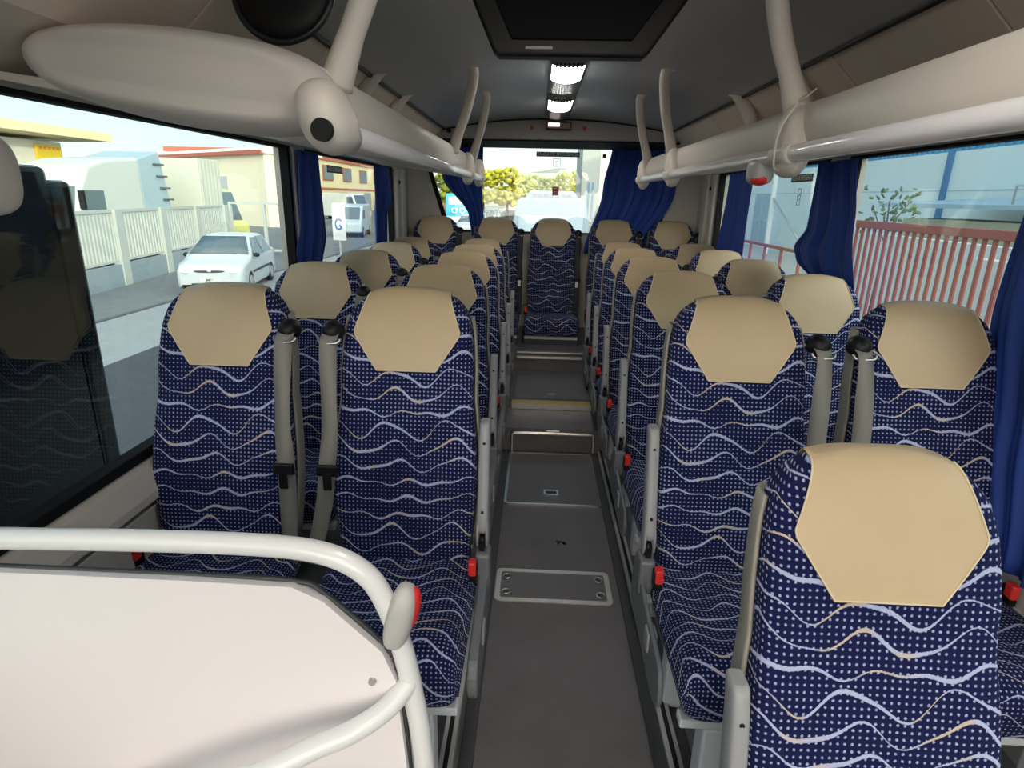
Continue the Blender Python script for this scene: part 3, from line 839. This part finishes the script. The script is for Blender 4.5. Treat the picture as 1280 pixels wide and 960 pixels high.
# dirt mark on the aisle floor
mb = MB()
for k in range(9):
    mb.disc((.150+random.uniform(-.035, .022)*(k > 3), 2.165+random.uniform(-.012, .012), FLOOR+.0005), random.uniform(.003, .009), (0, 0, 1), .001, 9)
tag(mb.build('floor_stain', mat('dirt', (.012, .011, .011), .8)), 'small black dirt mark on the aisle floor beyond the metal cover', 'stain')

# small beige bracket at the left edge of the first window
tag(MB().ellipsoid((-1.03, 1.12, .02), (.030, .085, .075), 16, 20, e=3).build('window_bracket', BEIGE), 'rounded beige block at the left edge against the first left window', 'bracket')

# ------------------------------------------------------------------ outside
G = -2.8
ASPH = mat('asphalt', (.055, .062, .068), .9, var=.18, vscale=2, bump=.3, bscale=60)
CONC = mat('pale_concrete', (.28, .30, .30), .85, var=.08, vscale=1.5)
SIDE = mat('grey_pavement', (.16, .175, .18), .9, var=.12, vscale=1)
TERR = mat('yard_ground', (.42, .43, .40), .9, var=.1, vscale=.5)
struct(MB().span((-7.05, -60, G-.3), (4.6, 140, G)).build('road', ASPH))
struct(MB().span((-9.45, -60, G-.3), (-7.05, 140, G+.005)).build('concrete_strip', CONC))
struct(MB().span((-9.60, -60, G-.3), (-9.45, 140, G+.02)).build('kerb', mat('dark_kerb', (.09, .09, .09), .9)))
struct(MB().span((-140, -60, G-.3), (-9.60, 240, G+.01)).build('pavement', SIDE))
struct(MB().span((4.6, -60, G-.3), (60, 140, G+.1)).build('yard', TERR))

WB = mat('white_facade', (.80, .76, .68), .8); YB = mat('cream_facade', (.74, .66, .40), .8)
EWIN = mat('outside_window_glass', (.12, .17, .19), .15); RTRIM = mat('red_brown_trim', (.42, .12, .07), .7)
ROOFC = mat('pale_yellow_roof', (.70, .60, .36), .7)
# white building with a yellow sign
t = thing('white_building', 'bright white building with yellow sign and overhanging roof on the far left', 'building', (-20, 26, G))
MB().span((-16, -22, 0), (0, 0, 4.55)).build('wall', WB, t)
MB().prism([(-16, 4.55), (1.3, 4.72), (1.3, 5.05), (-16, 5.6)], 'y', -22, 1.4).build('roof', ROOFC, t)
sg = MB().span((.02, -1.45, 3.55), (.10, -.15, 4.40)).build('sign', mat('yellow_sign', (.90, .62, .03), .6), t)
mb = MB()
for k in range(5): mb.span((.10, -1.32+.23*k, 4.22), (.115, -1.18+.23*k, 4.34))
mb.build('sign_marks', mat('sign_orange', (.75, .30, .04), .6), sg)
# long warehouse
t = thing('warehouse', 'long pale warehouse with thin red roof edge behind the white truck', 'building', (-22, 50, G), rz=0)
a = atan2(26, -36); L_ = 60
t.rotation_euler = (0, 0, a)
MB().span((0, -5, 0), (L_, 0, 5.7)).build('wall', mat('warehouse_wall', (.80, .74, .56), .8), t)
MB().prism([(-5.3, 5.7), (.3, 5.7), (.3, 5.9), (-3, 6.6), (-5.3, 6.4)], 'x', -.3, L_).build('roof', mat('warehouse_roof', (.74, .71, .64), .7), t)
MB().span((-.3, .1, 5.65), (L_, .45, 5.95)).build('roof_edge', RTRIM, t)
d_ = MB().span((6, -.1, 0), (10, .08, 4.0)).build('shutter', mat('shutter_grey', (.45, .47, .46), .6), t)
# cream building with red window frames
t = thing('cream_building', 'cream building with red window frames behind the second left window', 'building', (-29, 72, G))
MB().span((-14, 0, 0), (0, 54, 7.3)).build('wall', YB, t)
MB().span((-14.2, -.2, 7.0), (.25, 54.2, 7.5)).build('roof_edge', RTRIM, t)
MB().span((-.1, 0, 3.2), (.08, 54, 3.5)).build('band', RTRIM, t)
for k in range(6):
    y = 3 + 8.6*k
    w_ = MB().span((-.1, y, 4.4), (.10, y+4.2, 6.4)).build('window', RTRIM, t)
    MB().span((-.1, y+.25, 4.6), (.14, y+3.95, 6.2)).build('pane', EWIN, w_)
for k in range(4):
    MB().span((-.1, 5+13*k, 0), (.10, 9+13*k, 2.9)).build('gate', mat('grey_gate', (.3, .32, .32), .6), t)

# white fence on a low wall
def fpt(y): return (-11.94-.165*(y-14.5), y)
t = thing('picket_fence', 'white picket fence on a low blue-grey wall along the left street', 'fence', (0, 0, G))
PWH = mat('fence_white', (.48, .52, .49), .6); LOWW = mat('low_wall_blue_grey', (.26, .33, .37), .7)
th_ = atan2(1, -.165) - pi/2; Rf = Matrix.Rotation(th_, 3, 'Z')
posts = [6.3, 9.2, 12.1, 15.04, 17.85, 20.9, 24.0, 27.3]
(xa, ya), (xb, yb) = fpt(6.3), fpt(27.3)
MB().box(((xa+xb)/2, (ya+yb)/2, .32), (.16, 21.2, .64), Rf).build('low_wall', LOWW, t)
mb = MB(); mb.box(((xa+xb)/2, (ya+yb)/2, 2.16), (.09, 21.2, .09), Rf).box(((xa+xb)/2, (ya+yb)/2, .74), (.07, 21.2, .07), Rf)
mb.build('rails', PWH, t)
for p in posts:
    x, y = fpt(p); MB().box((x, y, 1.1), (.24, .42, 2.2), Rf).build('post', PWH, t)
for a_, b_ in zip(posts, posts[1:]):
    mb = MB(); nn_ = 15
    for k in range(1, nn_):
        x, y = fpt(lerp(a_, b_, k/nn_)); mb.box((x, y, 1.45), (.05, .10, 1.42), Rf)
    mb.build('picket_panel', PWH, t)
t = thing('white_gate', 'open white metal gate frame at the end of the picket fence', 'gate', (-14.2, 28.2, G), rz=radians(-8))
for dx in (0, 1.7, 3.3): MB().box((dx, 0, 1.15), (.12, .12, 2.3)).build('post', PWH, t)
MB().box((1.65, 0, 2.28), (3.4, .1, .1)).build('top_rail', PWH, t); MB().box((1.65, 0, .2), (3.4, .1, .1)).build('bottom_rail', PWH, t)
# articulated truck
TW = mat('truck_white', (.52, .56, .53), .4); TBL = mat('truck_pale_blue', (.34, .45, .50), .45); TY = mat('tyre', (.015, .015, .016), .8)
def wheel(c, r, w, parent, axis=(1, 0, 0)):
    o = MB().disc(c, r, axis, w, 24).build('wheel', TY, parent, bevel=.02)
    a = Vector(axis); MB().disc(Vector(c)+a*.01, r*.58, axis, w*1.02, 18).build('rim', DULLMETAL, o); return o
t = thing('semi_truck', 'large white truck cab with side vents behind the white fence', 'truck', (-15.6, 20.6, G), rz=radians(-2))
sec = [(0, .55), (0, 2.0), (.25, 2.9), (.7, 3.55), (1.5, 3.78), (3.4, 3.95), (3.4, .55)]
MB().prism(sec, 'x', -2.4, 0).build('cab', TW, t, bevel=.12, seg=3)
MB().prism([(3.38, .9), (3.38, 3.9), (4.7, 4.25), (5.3, 1.1)], 'x', -2.35, -.02).build('side_deflector', TBL, t, bevel=.04)
mb = MB()
for k in range(4): mb.box((0.02, 4.55+.12*k, 3.75-.45*k), (.05, .65, .07))
mb.build('vent_slats', mat('slat_dark', (.1, .12, .13), .5), t)
MB().prism([(.12, 2.02), (.3, 2.72), (1.25, 2.72), (1.25, 2.02)], 'x', -.05, .02).build('side_window', EWIN, t)
MB().prism([(-.02, 2.05), (.22, 2.85), (.26, 2.85), (.03, 2.0)], 'x', -2.2, -.2).build('windscreen', EWIN, t)
MB().box((.12, .05, 2.4), (.18, .14, .62)).build('mirror', BLACK, t, bevel=.03)
MB().span((-2.3, 3.2, .5), (-.1, 6.7, .95)).build('chassis', mat('chassis_grey', (.2, .2, .2), .6), t)
for y in (1.3, 4.9, 6.0): wheel((-.15, y, .52), .52, .34, t)
t = thing('cargo_container', 'pale cream container standing behind the truck', 'container', (-15.2, 27.7, G))
MB().span((-3, 0, .4), (0, 1.9, 4.15)).build('box', mat('container_cream', (.56, .58, .50), .6), t, bevel=.03)
mb = MB()
for k in range(6): mb.box((.01, .2+.3*k, 2.3), (.04, .10, 3.5))
mb.build('ribs', mat('container_rib', (.53, .55, .48), .6), t)

def car(name, label, loc, rz, paint, group=None, scale=1.0, detail=True):
    t = thing(name, label, 'car', loc, rz, group); t.scale = (scale,)*3
    P_ = mat('paint_'+paint[0], paint[1], .25, coat=.5)
    st = [(0, .30, .60, .60, .62), (.06, .20, .66, .72, .74), (.30, .18, .70, .80, .82), (.85, .18, .80, .84, .90), (1.00, .18, .82, .83, .98), (1.35, .18, .88, .72, 1.20), (1.75, .18, .90, .60, 1.42), (2.4, .18, .92, .58, 1.47), (3.1, .18, .93, .58, 1.43), (3.5, .18, .93, .58, 1.34), (3.75, .20, .92, .66, 1.05), (3.86, .25, .88, .72, .90), (3.90, .35, .70, .70, .72)]
    rows = []
    for y, z0, zb, wr, zr in st:
        wb = .83 if .2 < y < 3.8 else (.70 if y in (0,) else .79)
        h = [(wb*.96, z0), (wb, z0+.15*(zb-z0)), (wb, zb*.8), (wb*.985, zb), (min(wr, wb)*1.0, zr-.03), (min(wr, wb)*.75, zr), (0, zr+.01)]
        rows.append([Vector((x_, y, z_)) for x_, z_ in h] + [Vector((-x_, y, z_)) for x_, z_ in h[::-1][1:]])
    mb = MB(); mb.grid(rows, closed_v=False); mb.cap(rows[0]); mb.cap(rows[-1])
    mb.build('body', P_, t)
    CG = mat('car_glass', (.10, .14, .16), .12)
    # windscreen following the raked front
    ws = [[Vector((sx*lerp(.76, .56, k), lerp(1.00, 1.70, k)-.015, lerp(.985, 1.40, k)+.012)) for sx in (-1, -.5, 0, .5, 1)] for k in (0, .5, 1)]
    MB().grid(ws).build('windscreen', CG, t, solid=.01)
    for s in (-1, 1):
        mb = MB()
        for ya_, yb_, yc_, yd_ in ((1.20, 2.25, 2.25, 1.78), (2.33, 3.30, 3.12, 2.33)):
            vs = [(s*.835, ya_, .92), (s*.835, yb_, .93), (s*.625, yc_, 1.36), (s*.625, yd_, 1.38)]
            mb.add(vs, [(0, 1, 2, 3)])
        mb.build('side_window', CG, t, solid=.012)
        for y in (.72, 3.15): wheel((s*.74, y, .29), .29, .19, t, (s, 0, 0))
        if detail:
            MB().ellipsoid((s*.60, .09, .62), (.16, .12, .085), 10, 14, rot=Matrix.Rotation(s*.45, 3, 'Z')).build('headlight', mat('headlight_glass', (.75, .78, .80), .1), t)
            MB().ellipsoid((s*.90, 1.22, .95), (.09, .06, .06), 8, 12).build('mirror', BLACK, t)
            MB().span((s*.835, 1.0, .50), (s*.845, 3.0, .56)).build('side_strip', DGREY, t)
    if detail:
        g = MB().ellipsoid((0, .03, .63), (.42, .04, .035), 10, 16, e=3).build('grille', DGREY, t)
        MB().ellipsoid((0, -.01, .64), (.06, .015, .026), 8, 14).build('badge', CHROME, g)
        MB().box((0, -.005, .42), (.48, .02, .10)).build('number_plate', mat('plate_white', (.75, .75, .72), .5), t, bevel=.005)
        MB().box((0, .02, .30), (.9, .06, .08)).build('air_intake', DGREY, t)
    return t
WHT = ('white', (.62, .67, .68))
hc = car('hatchback_car', 'white hatchback seen beyond the first left window, facing the camera', (-8.95, 16.2, G), radians(11.5), WHT, scale=1.07)
text_mesh('plate_text', '8466', .09, DGREY, [c for c in hc.children if c.name.startswith('number_plate')][0], (0, -.018, .42), (radians(90), 0, 0))
# yellow-green van behind the gate
def van(name, label, loc, rz, L, Wd, Hh, paint, group=None, cat='van'):
    t = thing(name, label, cat, loc, rz, group)
    MB().prism([(0, .35), (-.02, .95), (.35, 1.15), (.95, Hh-.12), (1.35, Hh), (L-.1, Hh), (L, Hh-.15), (L, .35)], 'x', -Wd/2, Wd/2).build('body', mat('paint_'+paint[0], paint[1], .35, coat=.3), t, bevel=.10, seg=3)
    CG = mat('car_glass', (.10, .14, .16), .12)
    MB().prism([(.36, 1.18), (.90, Hh-.2), (.87, Hh-.17), (.32, 1.2)], 'x', -Wd/2+.15, Wd/2-.15).build('windscreen', CG, t)
    for s in (-1, 1):
        MB().prism([(.62, 1.2), (1.0, Hh-.35), (1.7, Hh-.35), (1.7, 1.2)], 'x', s*Wd/2-.01, s*Wd/2+.015).build('side_window', CG, t)
        for y in (.8, L-.9): wheel((s*(Wd/2-.09), y, .34), .34, .22, t, (s, 0, 0))
    return t
van('parked_van', 'yellow-green van with rounded roof behind the white gate', (-17.2, 35, G), radians(80), 4.6, 1.9, 2.9, ('yellow_green', (.62, .62, .20)))
van('parked_van', 'white van parked before the cream building, beyond the second left window', (-19, 68, G), radians(70), 6.5, 2.1, 2.8, ('white2', (.78, .79, .76)))
van('parked_van', 'pale blue-white van beyond the second left window near the sign board', (-12.5, 40, G), radians(8), 5.0, 1.9, 2.1, ('bluish', (.48, .58, .64)))
t = thing('sign_board', 'white street sign board with a blue round mark, left of the road', 'sign', (-9.1, 28, G))
MB().box((0, 0, 1.55), (.60, .06, 1.65)).build('board', mat('board_white', (.74, .78, .80), .5), t, bevel=.01)
MB().box((0, 0, .4), (.08, .05, .8)).build('post', DULLMETAL, t)
MB().tube([(.15*cos(a), -.04, 1.45+.22*sin(a)) for a in [radians(35+290*i/20) for i in range(21)]] + [(.02, -.04, 1.42)], .035, 8).build('round_mark', mat('mark_blue', (.05, .18, .50), .5), t)
# upright block close to the bus, standing in for a dark window area
tag(MB().span((-1.75, .2, G), (-1.47, 1.84, .060)).span((-1.75, 1.84, G), (-1.47, 1.93, .020)).build('dark_block', mat('block_black', (.006, .008, .009), .25), bevel=.02), 'tall dark upright block just outside the first left window', 'cabinet')

# right-hand side: red picket fence, blue-grey hall, hut, sapling
RF = mat('red_fence_paint', (.36, .10, .075), .6)
t = thing('picket_fence', 'red-brown picket fence close outside the nearest right window', 'fence', (6.5, 0, G))
MB().span((-.05, 3.2, 2.36), (.05, 13.5, 2.50)).build('top_rail', RF, t, bevel=.01)
MB().span((-.03, 3.2, .18), (.03, 13.5, .28)).build('bottom_rail', RF, t)
k = 0; y = 3.4
while y < 13.45:
    MB().span((-.015, y, .12), (.015, y+.075, 2.36)).build('picket', RF, t); y += .215
t = thing('low_railing', 'low red-brown railing beyond the second right window', 'railing', (6.5, 0, G))
MB().span((-.04, 13.7, 1.60), (.04, 24, 1.68)).build('top_rail', RF, t)
for k in range(9): MB().span((-.03, 14.2+1.2*k, 0), (.03, 14.27+1.2*k, 1.62)).build('post', RF, t)
HALL = mat('hall_wall_blue_grey', (.60, .70, .71), .7, var=.03, vscale=.3)
BLUE = mat('corrugated_blue', (.06, .28, .48), .5)
t = thing('industrial_hall', 'long pale blue-grey hall with blue corrugated upper band', 'building', (14, 0, G))
MB().span((0, -60, 0), (20, 47, 4.58)).build('wall', HALL, t)
mb = MB(); mb.span((.05, -60, 4.58), (20, 47, 9.6))
for k in range(110): mb.box((.03, 8+.32*k, 6.6), (.06, .10, 4.0))
mb.build('corrugated_band', BLUE, t)
MB().span((-.01, 5, 3.3), (.03, 47, 3.34)).build('wall_seam', mat('seam', (.38, .50, .52), .7), t)
MB().span((-.12, 22.3, 0), (.0, 22.5, 4.58)).build('downpipe', mat('pipe_blue', (.05, .16, .34), .5), t)
dr = MB().span((-.04, 38.5, .3), (.02, 41.2, 3.3)).build('side_door', mat('door_grey_blue', (.30, .42, .46), .6), t)
MB().span((-.07, 38.5, 1.7), (-.03, 41.2, 1.8)).span((-.07, 39.8, .3), (-.03, 39.88, 3.3)).build('door_frame', mat('seam', (.38, .50, .52), .7), dr)
t = thing('roadside_hut', 'low hut with blue-grey canopy roof against the hall beyond the red fence', 'hut', (10.9, 14.2, G))
MB().span((.4, .2, 0), (2.4, 5.6, 2.45)).build('wall', mat('hut_wall', (.46, .44, .33), .8, var=.15, vscale=2), t)
MB().prism([(-.1, 2.75), (2.8, 2.95), (2.8, 3.05), (-.1, 2.86)], 'y', 0, 6.2).build('roof', mat('hut_roof', (.32, .45, .52), .6), t)
MB().tube([(.2, 1.0, 2.86), (.2, 1.0, 3.3), (.2, .2, 3.3), (.2, .2, 2.9)], .03, 8).build('pipe', DULLMETAL, t)
for k, (y0_, z1) in enumerate(((6, 2.05), (3.2, 1.85))):
    tag(MB().span((9.3-k*.7, 5, G), (9.5-k*.7, 6+y0_*2, G+z1)).build('low_wall', mat('whitewash', (.66, .70, .68), .8), bevel=.02), 'whitewashed low wall behind the red fence, %s of two' % ('farther' if k == 0 else 'nearer'), 'wall')
t = thing('street_post', 'thin grey post with brace in front of the pale hall', 'post', (12.5, 34.2, G))
MB().span((-.1, -.1, 0), (.1, .1, 4.2)).build('pole', mat('post_white', (.74, .78, .76), .6), t)
MB().tube([(0, -.1, 3.0), (.2, -5.0, .4)], .06, 8).build('brace', DULLMETAL, t)
LEAF = mat('leaf_green', (.10, .16, .06), .7, var=.4, vscale=3); BARK = mat('bark', (.10, .08, .05), .9)
t = thing('sapling', 'thin young tree with sparse leaves behind the red fence', 'tree', (8.2, 15.0, G))
MB().tube([(0, 0, 0), (.05, 0, 1.6), (0, .05, 2.9)], [.04, .03, .015], 8).tube([(0, 0, 2.0), (-.4, 0, 2.8)], .012, 6).tube([(0, 0, 2.2), (.45, 0, 2.9)], .012, 6).build('trunk', BARK, t)
mb = MB()
for k in range(70):
    c = Vector((random.uniform(-.65, .65), random.uniform(-.4, .4), random.uniform(2.2, 3.2)))
    mb.ellipsoid(c, (.075, .05, .02), 5, 7, rot=Matrix.Rotation(random.uniform(0, 6), 3, (random.random(), random.random(), .3)))
mb.build('leaves', LEAF, t)

# behind the rear window
t = thing('delivery_van', 'large white van standing right behind the rear window', 'van', (.33, 16.2, G))
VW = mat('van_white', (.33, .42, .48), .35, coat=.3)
MB().prism([(-1.05, .4), (1.05, .4), (1.06, 1.9), (.92, 2.72), (.80, 2.80), (-.80, 2.80), (-.92, 2.72), (-1.06, 1.9)], 'y', .5, 6.0).build('body', VW, t, bevel=.06, seg=3)
MB().prism([(0, .45), (-.05, 1.2), (.2, 1.45), (.55, 1.6), (.6, .45)], 'x', -1.0, 1.0).build('bonnet', VW, t, bevel=.06)
MB().prism([(.22, 1.50), (.50, 2.35), (.55, 2.35), (.5, 1.45)], 'x', -.86, .86).build('windscreen', mat('sky_lit_screen', (.30, .39, .45), .15), t)  # reflected sky is put into the pale glass colour
MB().tube([(-.80, .6, 2.75), (-.83, .55, 2.2)], .018, 6).build('antenna', BLACK, t)
for s in (-1, 1):
    wheel((s*.92, 1.2, .38), .38, .24, t, (s, 0, 0)); wheel((s*.92, 4.9, .38), .38, .24, t, (s, 0, 0))
    MB().box((s*1.18, .75, 1.75), (.16, .12, .34)).build('mirror', BLACK, t, bevel=.03)
t = thing('parked_coach', 'white coach with dark roof windows behind the white van', 'bus', (.6, 30, G))
MB().prism([(-1.28, .4), (1.28, .4), (1.28, 2.75), (1.05, 3.12), (-1.05, 3.12), (-1.28, 2.75)], 'y', 0, 11).build('body', VW, t, bevel=.1, seg=3)
mb = MB()
for k in range(7): mb.box((-.84+.28*k, .0, 2.88), (.20, .06, .20))
mb.build('upper_windows', mat('grey_glass', (.25, .31, .36), .2), t)
MB().box((0, -.01, 1.9), (2.2, .05, 1.2)).build('windscreen', EWIN, t, bevel=.02)
for s in (-1, 1):
    for y in (2, 8.5): wheel((s*1.12, y, .48), .48, .3, t, (s, 0, 0))
t = thing('teal_bus', 'teal and white bus parked down the street on the left', 'bus', (-7.75, 60, G))
TEAL = mat('teal_paint', (.05, .42, .58), .4)
MB().span((-1.25, 0, .35), (1.25, 11, 3.0)).build('body', TEAL, t, bevel=.15, seg=3)
MB().box((0, -.02, 2.35), (1.9, .06, .8)).build('rear_window', mat('pale_glass', (.45, .55, .55), .2), t, bevel=.05)
MB().box((0, -.03, .6), (2.4, .08, .55)).build('bumper', mat('bus_white', (.78, .8, .8), .5), t, bevel=.03)
for s in (-1, 1): MB().tube([(s*.38+.24*cos(a), -.04, 1.45+.24*sin(a)) for a in [2*pi*i/20 for i in range(21)]], .06, 6).build('round_emblem', mat('bus_white', (.78, .8, .8), .5), t)
for s in (-1, 1): wheel((s*1.05, 2, .45), .45, .3, t, (s, 0, 0))
cols = [('silver', (.5, .52, .54)), ('white', (.80, .82, .82)), ('dark', (.08, .09, .10)), ('silver', (.5, .52, .54)), ('white', (.80, .82, .82))]
lab = ['silver car parked at the left kerb, nearest beside the rear curtain', 'white car parked behind the nearest silver one at the left kerb', 'dark car parked in the middle of the row at the left kerb', 'silver car parked fourth along the left kerb', 'white car parked farthest along the left kerb']
for k in range(5):
    car('parked_car', lab[k], (-5.1-.05*k, 44+6.6*k, G), 0, cols[k], group='cars parked along the left kerb', detail=False)
t = thing('street_lamp', 'thin grey street lamp before the yellow-green trees', 'street lamp', (-7.2, 74, G))
MB().tube([(0, 0, 0), (0, 0, 6.2)], .07, 8).build('pole', DULLMETAL, t); MB().ellipsoid((.2, 0, 6.2), (.35, .15, .08), 8, 12).build('lamp_head', DULLMETAL, t)
# trees
LV = [mat('sunlit_leaves_%d' % i, c, .8, var=.35, vscale=1.2) for i, c in enumerate([(.27, .31, .03), (.36, .35, .02), (.19, .26, .035)])]
def tree(x, y, h, r, label, li):
    t = thing('street_tree', label, 'tree', (x, y, G), group='trees at the end of the street')
    MB().tube([(0, 0, 0), (.1, 0, h*.5)], [.22, .15], 8).build('trunk', BARK, t)
    mb = MB()
    for k in range(150):
        a = random.uniform(0, 2*pi); q = random.random()**.5; zz = random.uniform(-1, 1)
        c = Vector((r*q*cos(a)*sqrt(1-zz*zz*.8), r*q*sin(a)*.8, h*.62 + h*.34*zz))
        rr_ = r*random.uniform(.09, .19)
        ph = [random.uniform(0, 6) for _ in range(3)]
        mb.ellipsoid(c, (rr_, rr_, rr_*.8), 7, 9, fn=lambda q_: q_*(1+.18*sin(9*q_.x/rr_*.5+ph[0])+.15*sin(8*q_.z/rr_*.5+ph[1])))
    mb.build('crown', LV[li], t)
TR = [(-17, 82, 6.2, 3.2, 2, 'leftmost yellow-green tree, behind the teal bus'), (-12.5, 89, 6.2, 3.2, 0, 'yellow-green tree above the teal bus, right of the leftmost'),
      (-8.6, 96, 6.8, 3.0, 1, 'bright yellow tree at the left edge of the main rear pane'), (-4.4, 86, 6.7, 2.6, 1, 'tallest bright yellow tree left of the white van'),
      (-1.6, 97, 6.2, 2.4, 0, 'yellow-green tree just behind the van roof, left half'), (1.25, 104, 6.0, 2.4, 2, 'green tree above the middle of the white van'),
      (3.7, 97, 6.5, 2.2, 0, 'yellow-green tree behind the red sticker'), (5.7, 90, 6.6, 2.0, 1, 'bright yellow tree next to the pale tower')]
for x, y, h, r, li, l in TR: tree(x, y, h, r, l, li)
tag(MB().ellipsoid((1, 200, -1.5), (34, 20, 9.5), 12, 30, fn=lambda q: Vector((q.x, q.y, q.z*(1+.12*sin(q.x*.3))))).build('distant_hill', mat('hill', (.30, .33, .28), .9)), 'low grey-green hill far behind the trees', 'hill')
tag(MB().span((-16, 76, G), (-7.5, 76.3, -.9)).build('brick_wall', mat('brick_red', (.34, .17, .13), .8, var=.2, vscale=2)), 'red-brown wall behind the parked cars on the left', 'wall')
t = thing('pale_tower', 'pale cream tower building at the right of the rear view', 'building', (3.75, 57, G))
MB().span((0, 0, 0), (1.6, 9, 14)).build('wall', mat('tower_cream', (.36, .39, .36), .8), t)
for k in range(2): MB().span((.55+.38*k, -.04, 1.0), (.75+.38*k, .05, 4.2)).build('window', mat('strip_window', (.10, .22, .34), .3), t)
MB().span((1.6, 1, 0), (2.2, 9, 9)).build('side_wing', WB, t)
t = thing('grey_building', 'grey-white building with sloping roof right of the pale tower', 'building', (6.3, 62, G))
MB().prism([(0, 0), (12, 0), (12, 8), (0, 5.2)], 'y', 0, 12).build('wall', mat('greywhite_wall', (.40, .45, .47), .8), t)
MB().box((.6, -.03, 4.0), (.35, .06, .8)).build('window', EWIN, t)


# ------------------------------------------------------------------ camera
f = 750.0
cam = bpy.data.cameras.new('camera'); cam.sensor_width = 36; cam.lens = f*36/1280; cam.clip_start = .05; cam.clip_end = 600
co = bpy.data.objects.new('camera', cam); COL.objects.link(co)
vp = (674, 247); roll = .022
y = Vector((vp[0]-640, -(vp[1]-480), -f)).normalized()
x = Vector((cos(roll), -sin(roll), 0)); x = (x - y*x.dot(y)).normalized(); z = x.cross(y)
M = Matrix((x, y, z))            # rows: bus axes in camera space
co.matrix_world = M.to_4x4()
bpy.context.scene.camera = co

# ------------------------------------------------------------------ light
w = bpy.data.worlds.new('sky'); w.use_nodes = True; bpy.context.scene.world = w
nt = w.node_tree; bg = nt.nodes['Background']
tc = nt.nodes.new('ShaderNodeTexCoord'); sp = nt.nodes.new('ShaderNodeSeparateXYZ'); cr = nt.nodes.new('ShaderNodeValToRGB')
nt.links.new(tc.outputs['Generated'], sp.inputs[0]); nt.links.new(sp.outputs[2], cr.inputs[0]); nt.links.new(cr.outputs[0], bg.inputs[0])
el = cr.color_ramp.elements
el[0].position = 0; el[0].color = (1.25, 1.2, 1.08, 1)
el[1].position = 1; el[1].color = (.22, .42, .72, 1)
e_ = el.new(.12); e_.color = (.92, 1.10, 1.12, 1)
e_ = el.new(.4); e_.color = (.48, .68, .86, 1)
bg.inputs[1].default_value = 1.1
# the sky is brighter and warmer round the low sun
sund = nt.nodes.new('ShaderNodeVectorMath'); sund.operation = 'DOT_PRODUCT'
nt.links.new(tc.outputs['Generated'], sund.inputs[0]); sund.inputs[1].default_value = Vector((.55, -.83, .30)).normalized()
mr = nt.nodes.new('ShaderNodeMapRange'); mr.interpolation_type = 'SMOOTHSTEP'
nt.links.new(sund.outputs['Value'], mr.inputs['Value']); mr.inputs['From Min'].default_value = .0; mr.inputs['From Max'].default_value = 1.0
gm = nt.nodes.new('ShaderNodeMix'); gm.data_type = 'RGBA'; gm.blend_type = 'ADD'; gm.inputs[0].default_value = 1
gc = nt.nodes.new('ShaderNodeMix'); gc.data_type = 'RGBA'; gc.inputs[6].default_value = (0, 0, 0, 1); gc.inputs[7].default_value = (4.2, 3.5, 2.9, 1)
nt.links.new(mr.outputs[0], gc.inputs[0]); nt.links.new(cr.outputs[0], gm.inputs[6]); nt.links.new(gc.outputs[2], gm.inputs[7])
nt.links.new(gm.outputs[2], bg.inputs[0])
sun = bpy.data.lights.new('sun', 'SUN'); sun.energy = 2.2; sun.color = (1, .84, .58); sun.angle = radians(.6)
so = bpy.data.objects.new('sun', sun); COL.objects.link(so)
d = Vector((-.55, .83, -.20)).normalized()
so.rotation_euler = d.to_track_quat('-Z', 'Y').to_euler()

sc = bpy.context.scene
sc.view_settings.view_transform = 'Standard'; sc.view_settings.look = 'None'; sc.view_settings.gamma = 1; sc.view_settings.use_curve_mapping = False
sc.view_settings.exposure = 0.30
sc.cycles.max_bounces = 8; sc.cycles.diffuse_bounces = 5; sc.cycles.transparent_max_bounces = 16
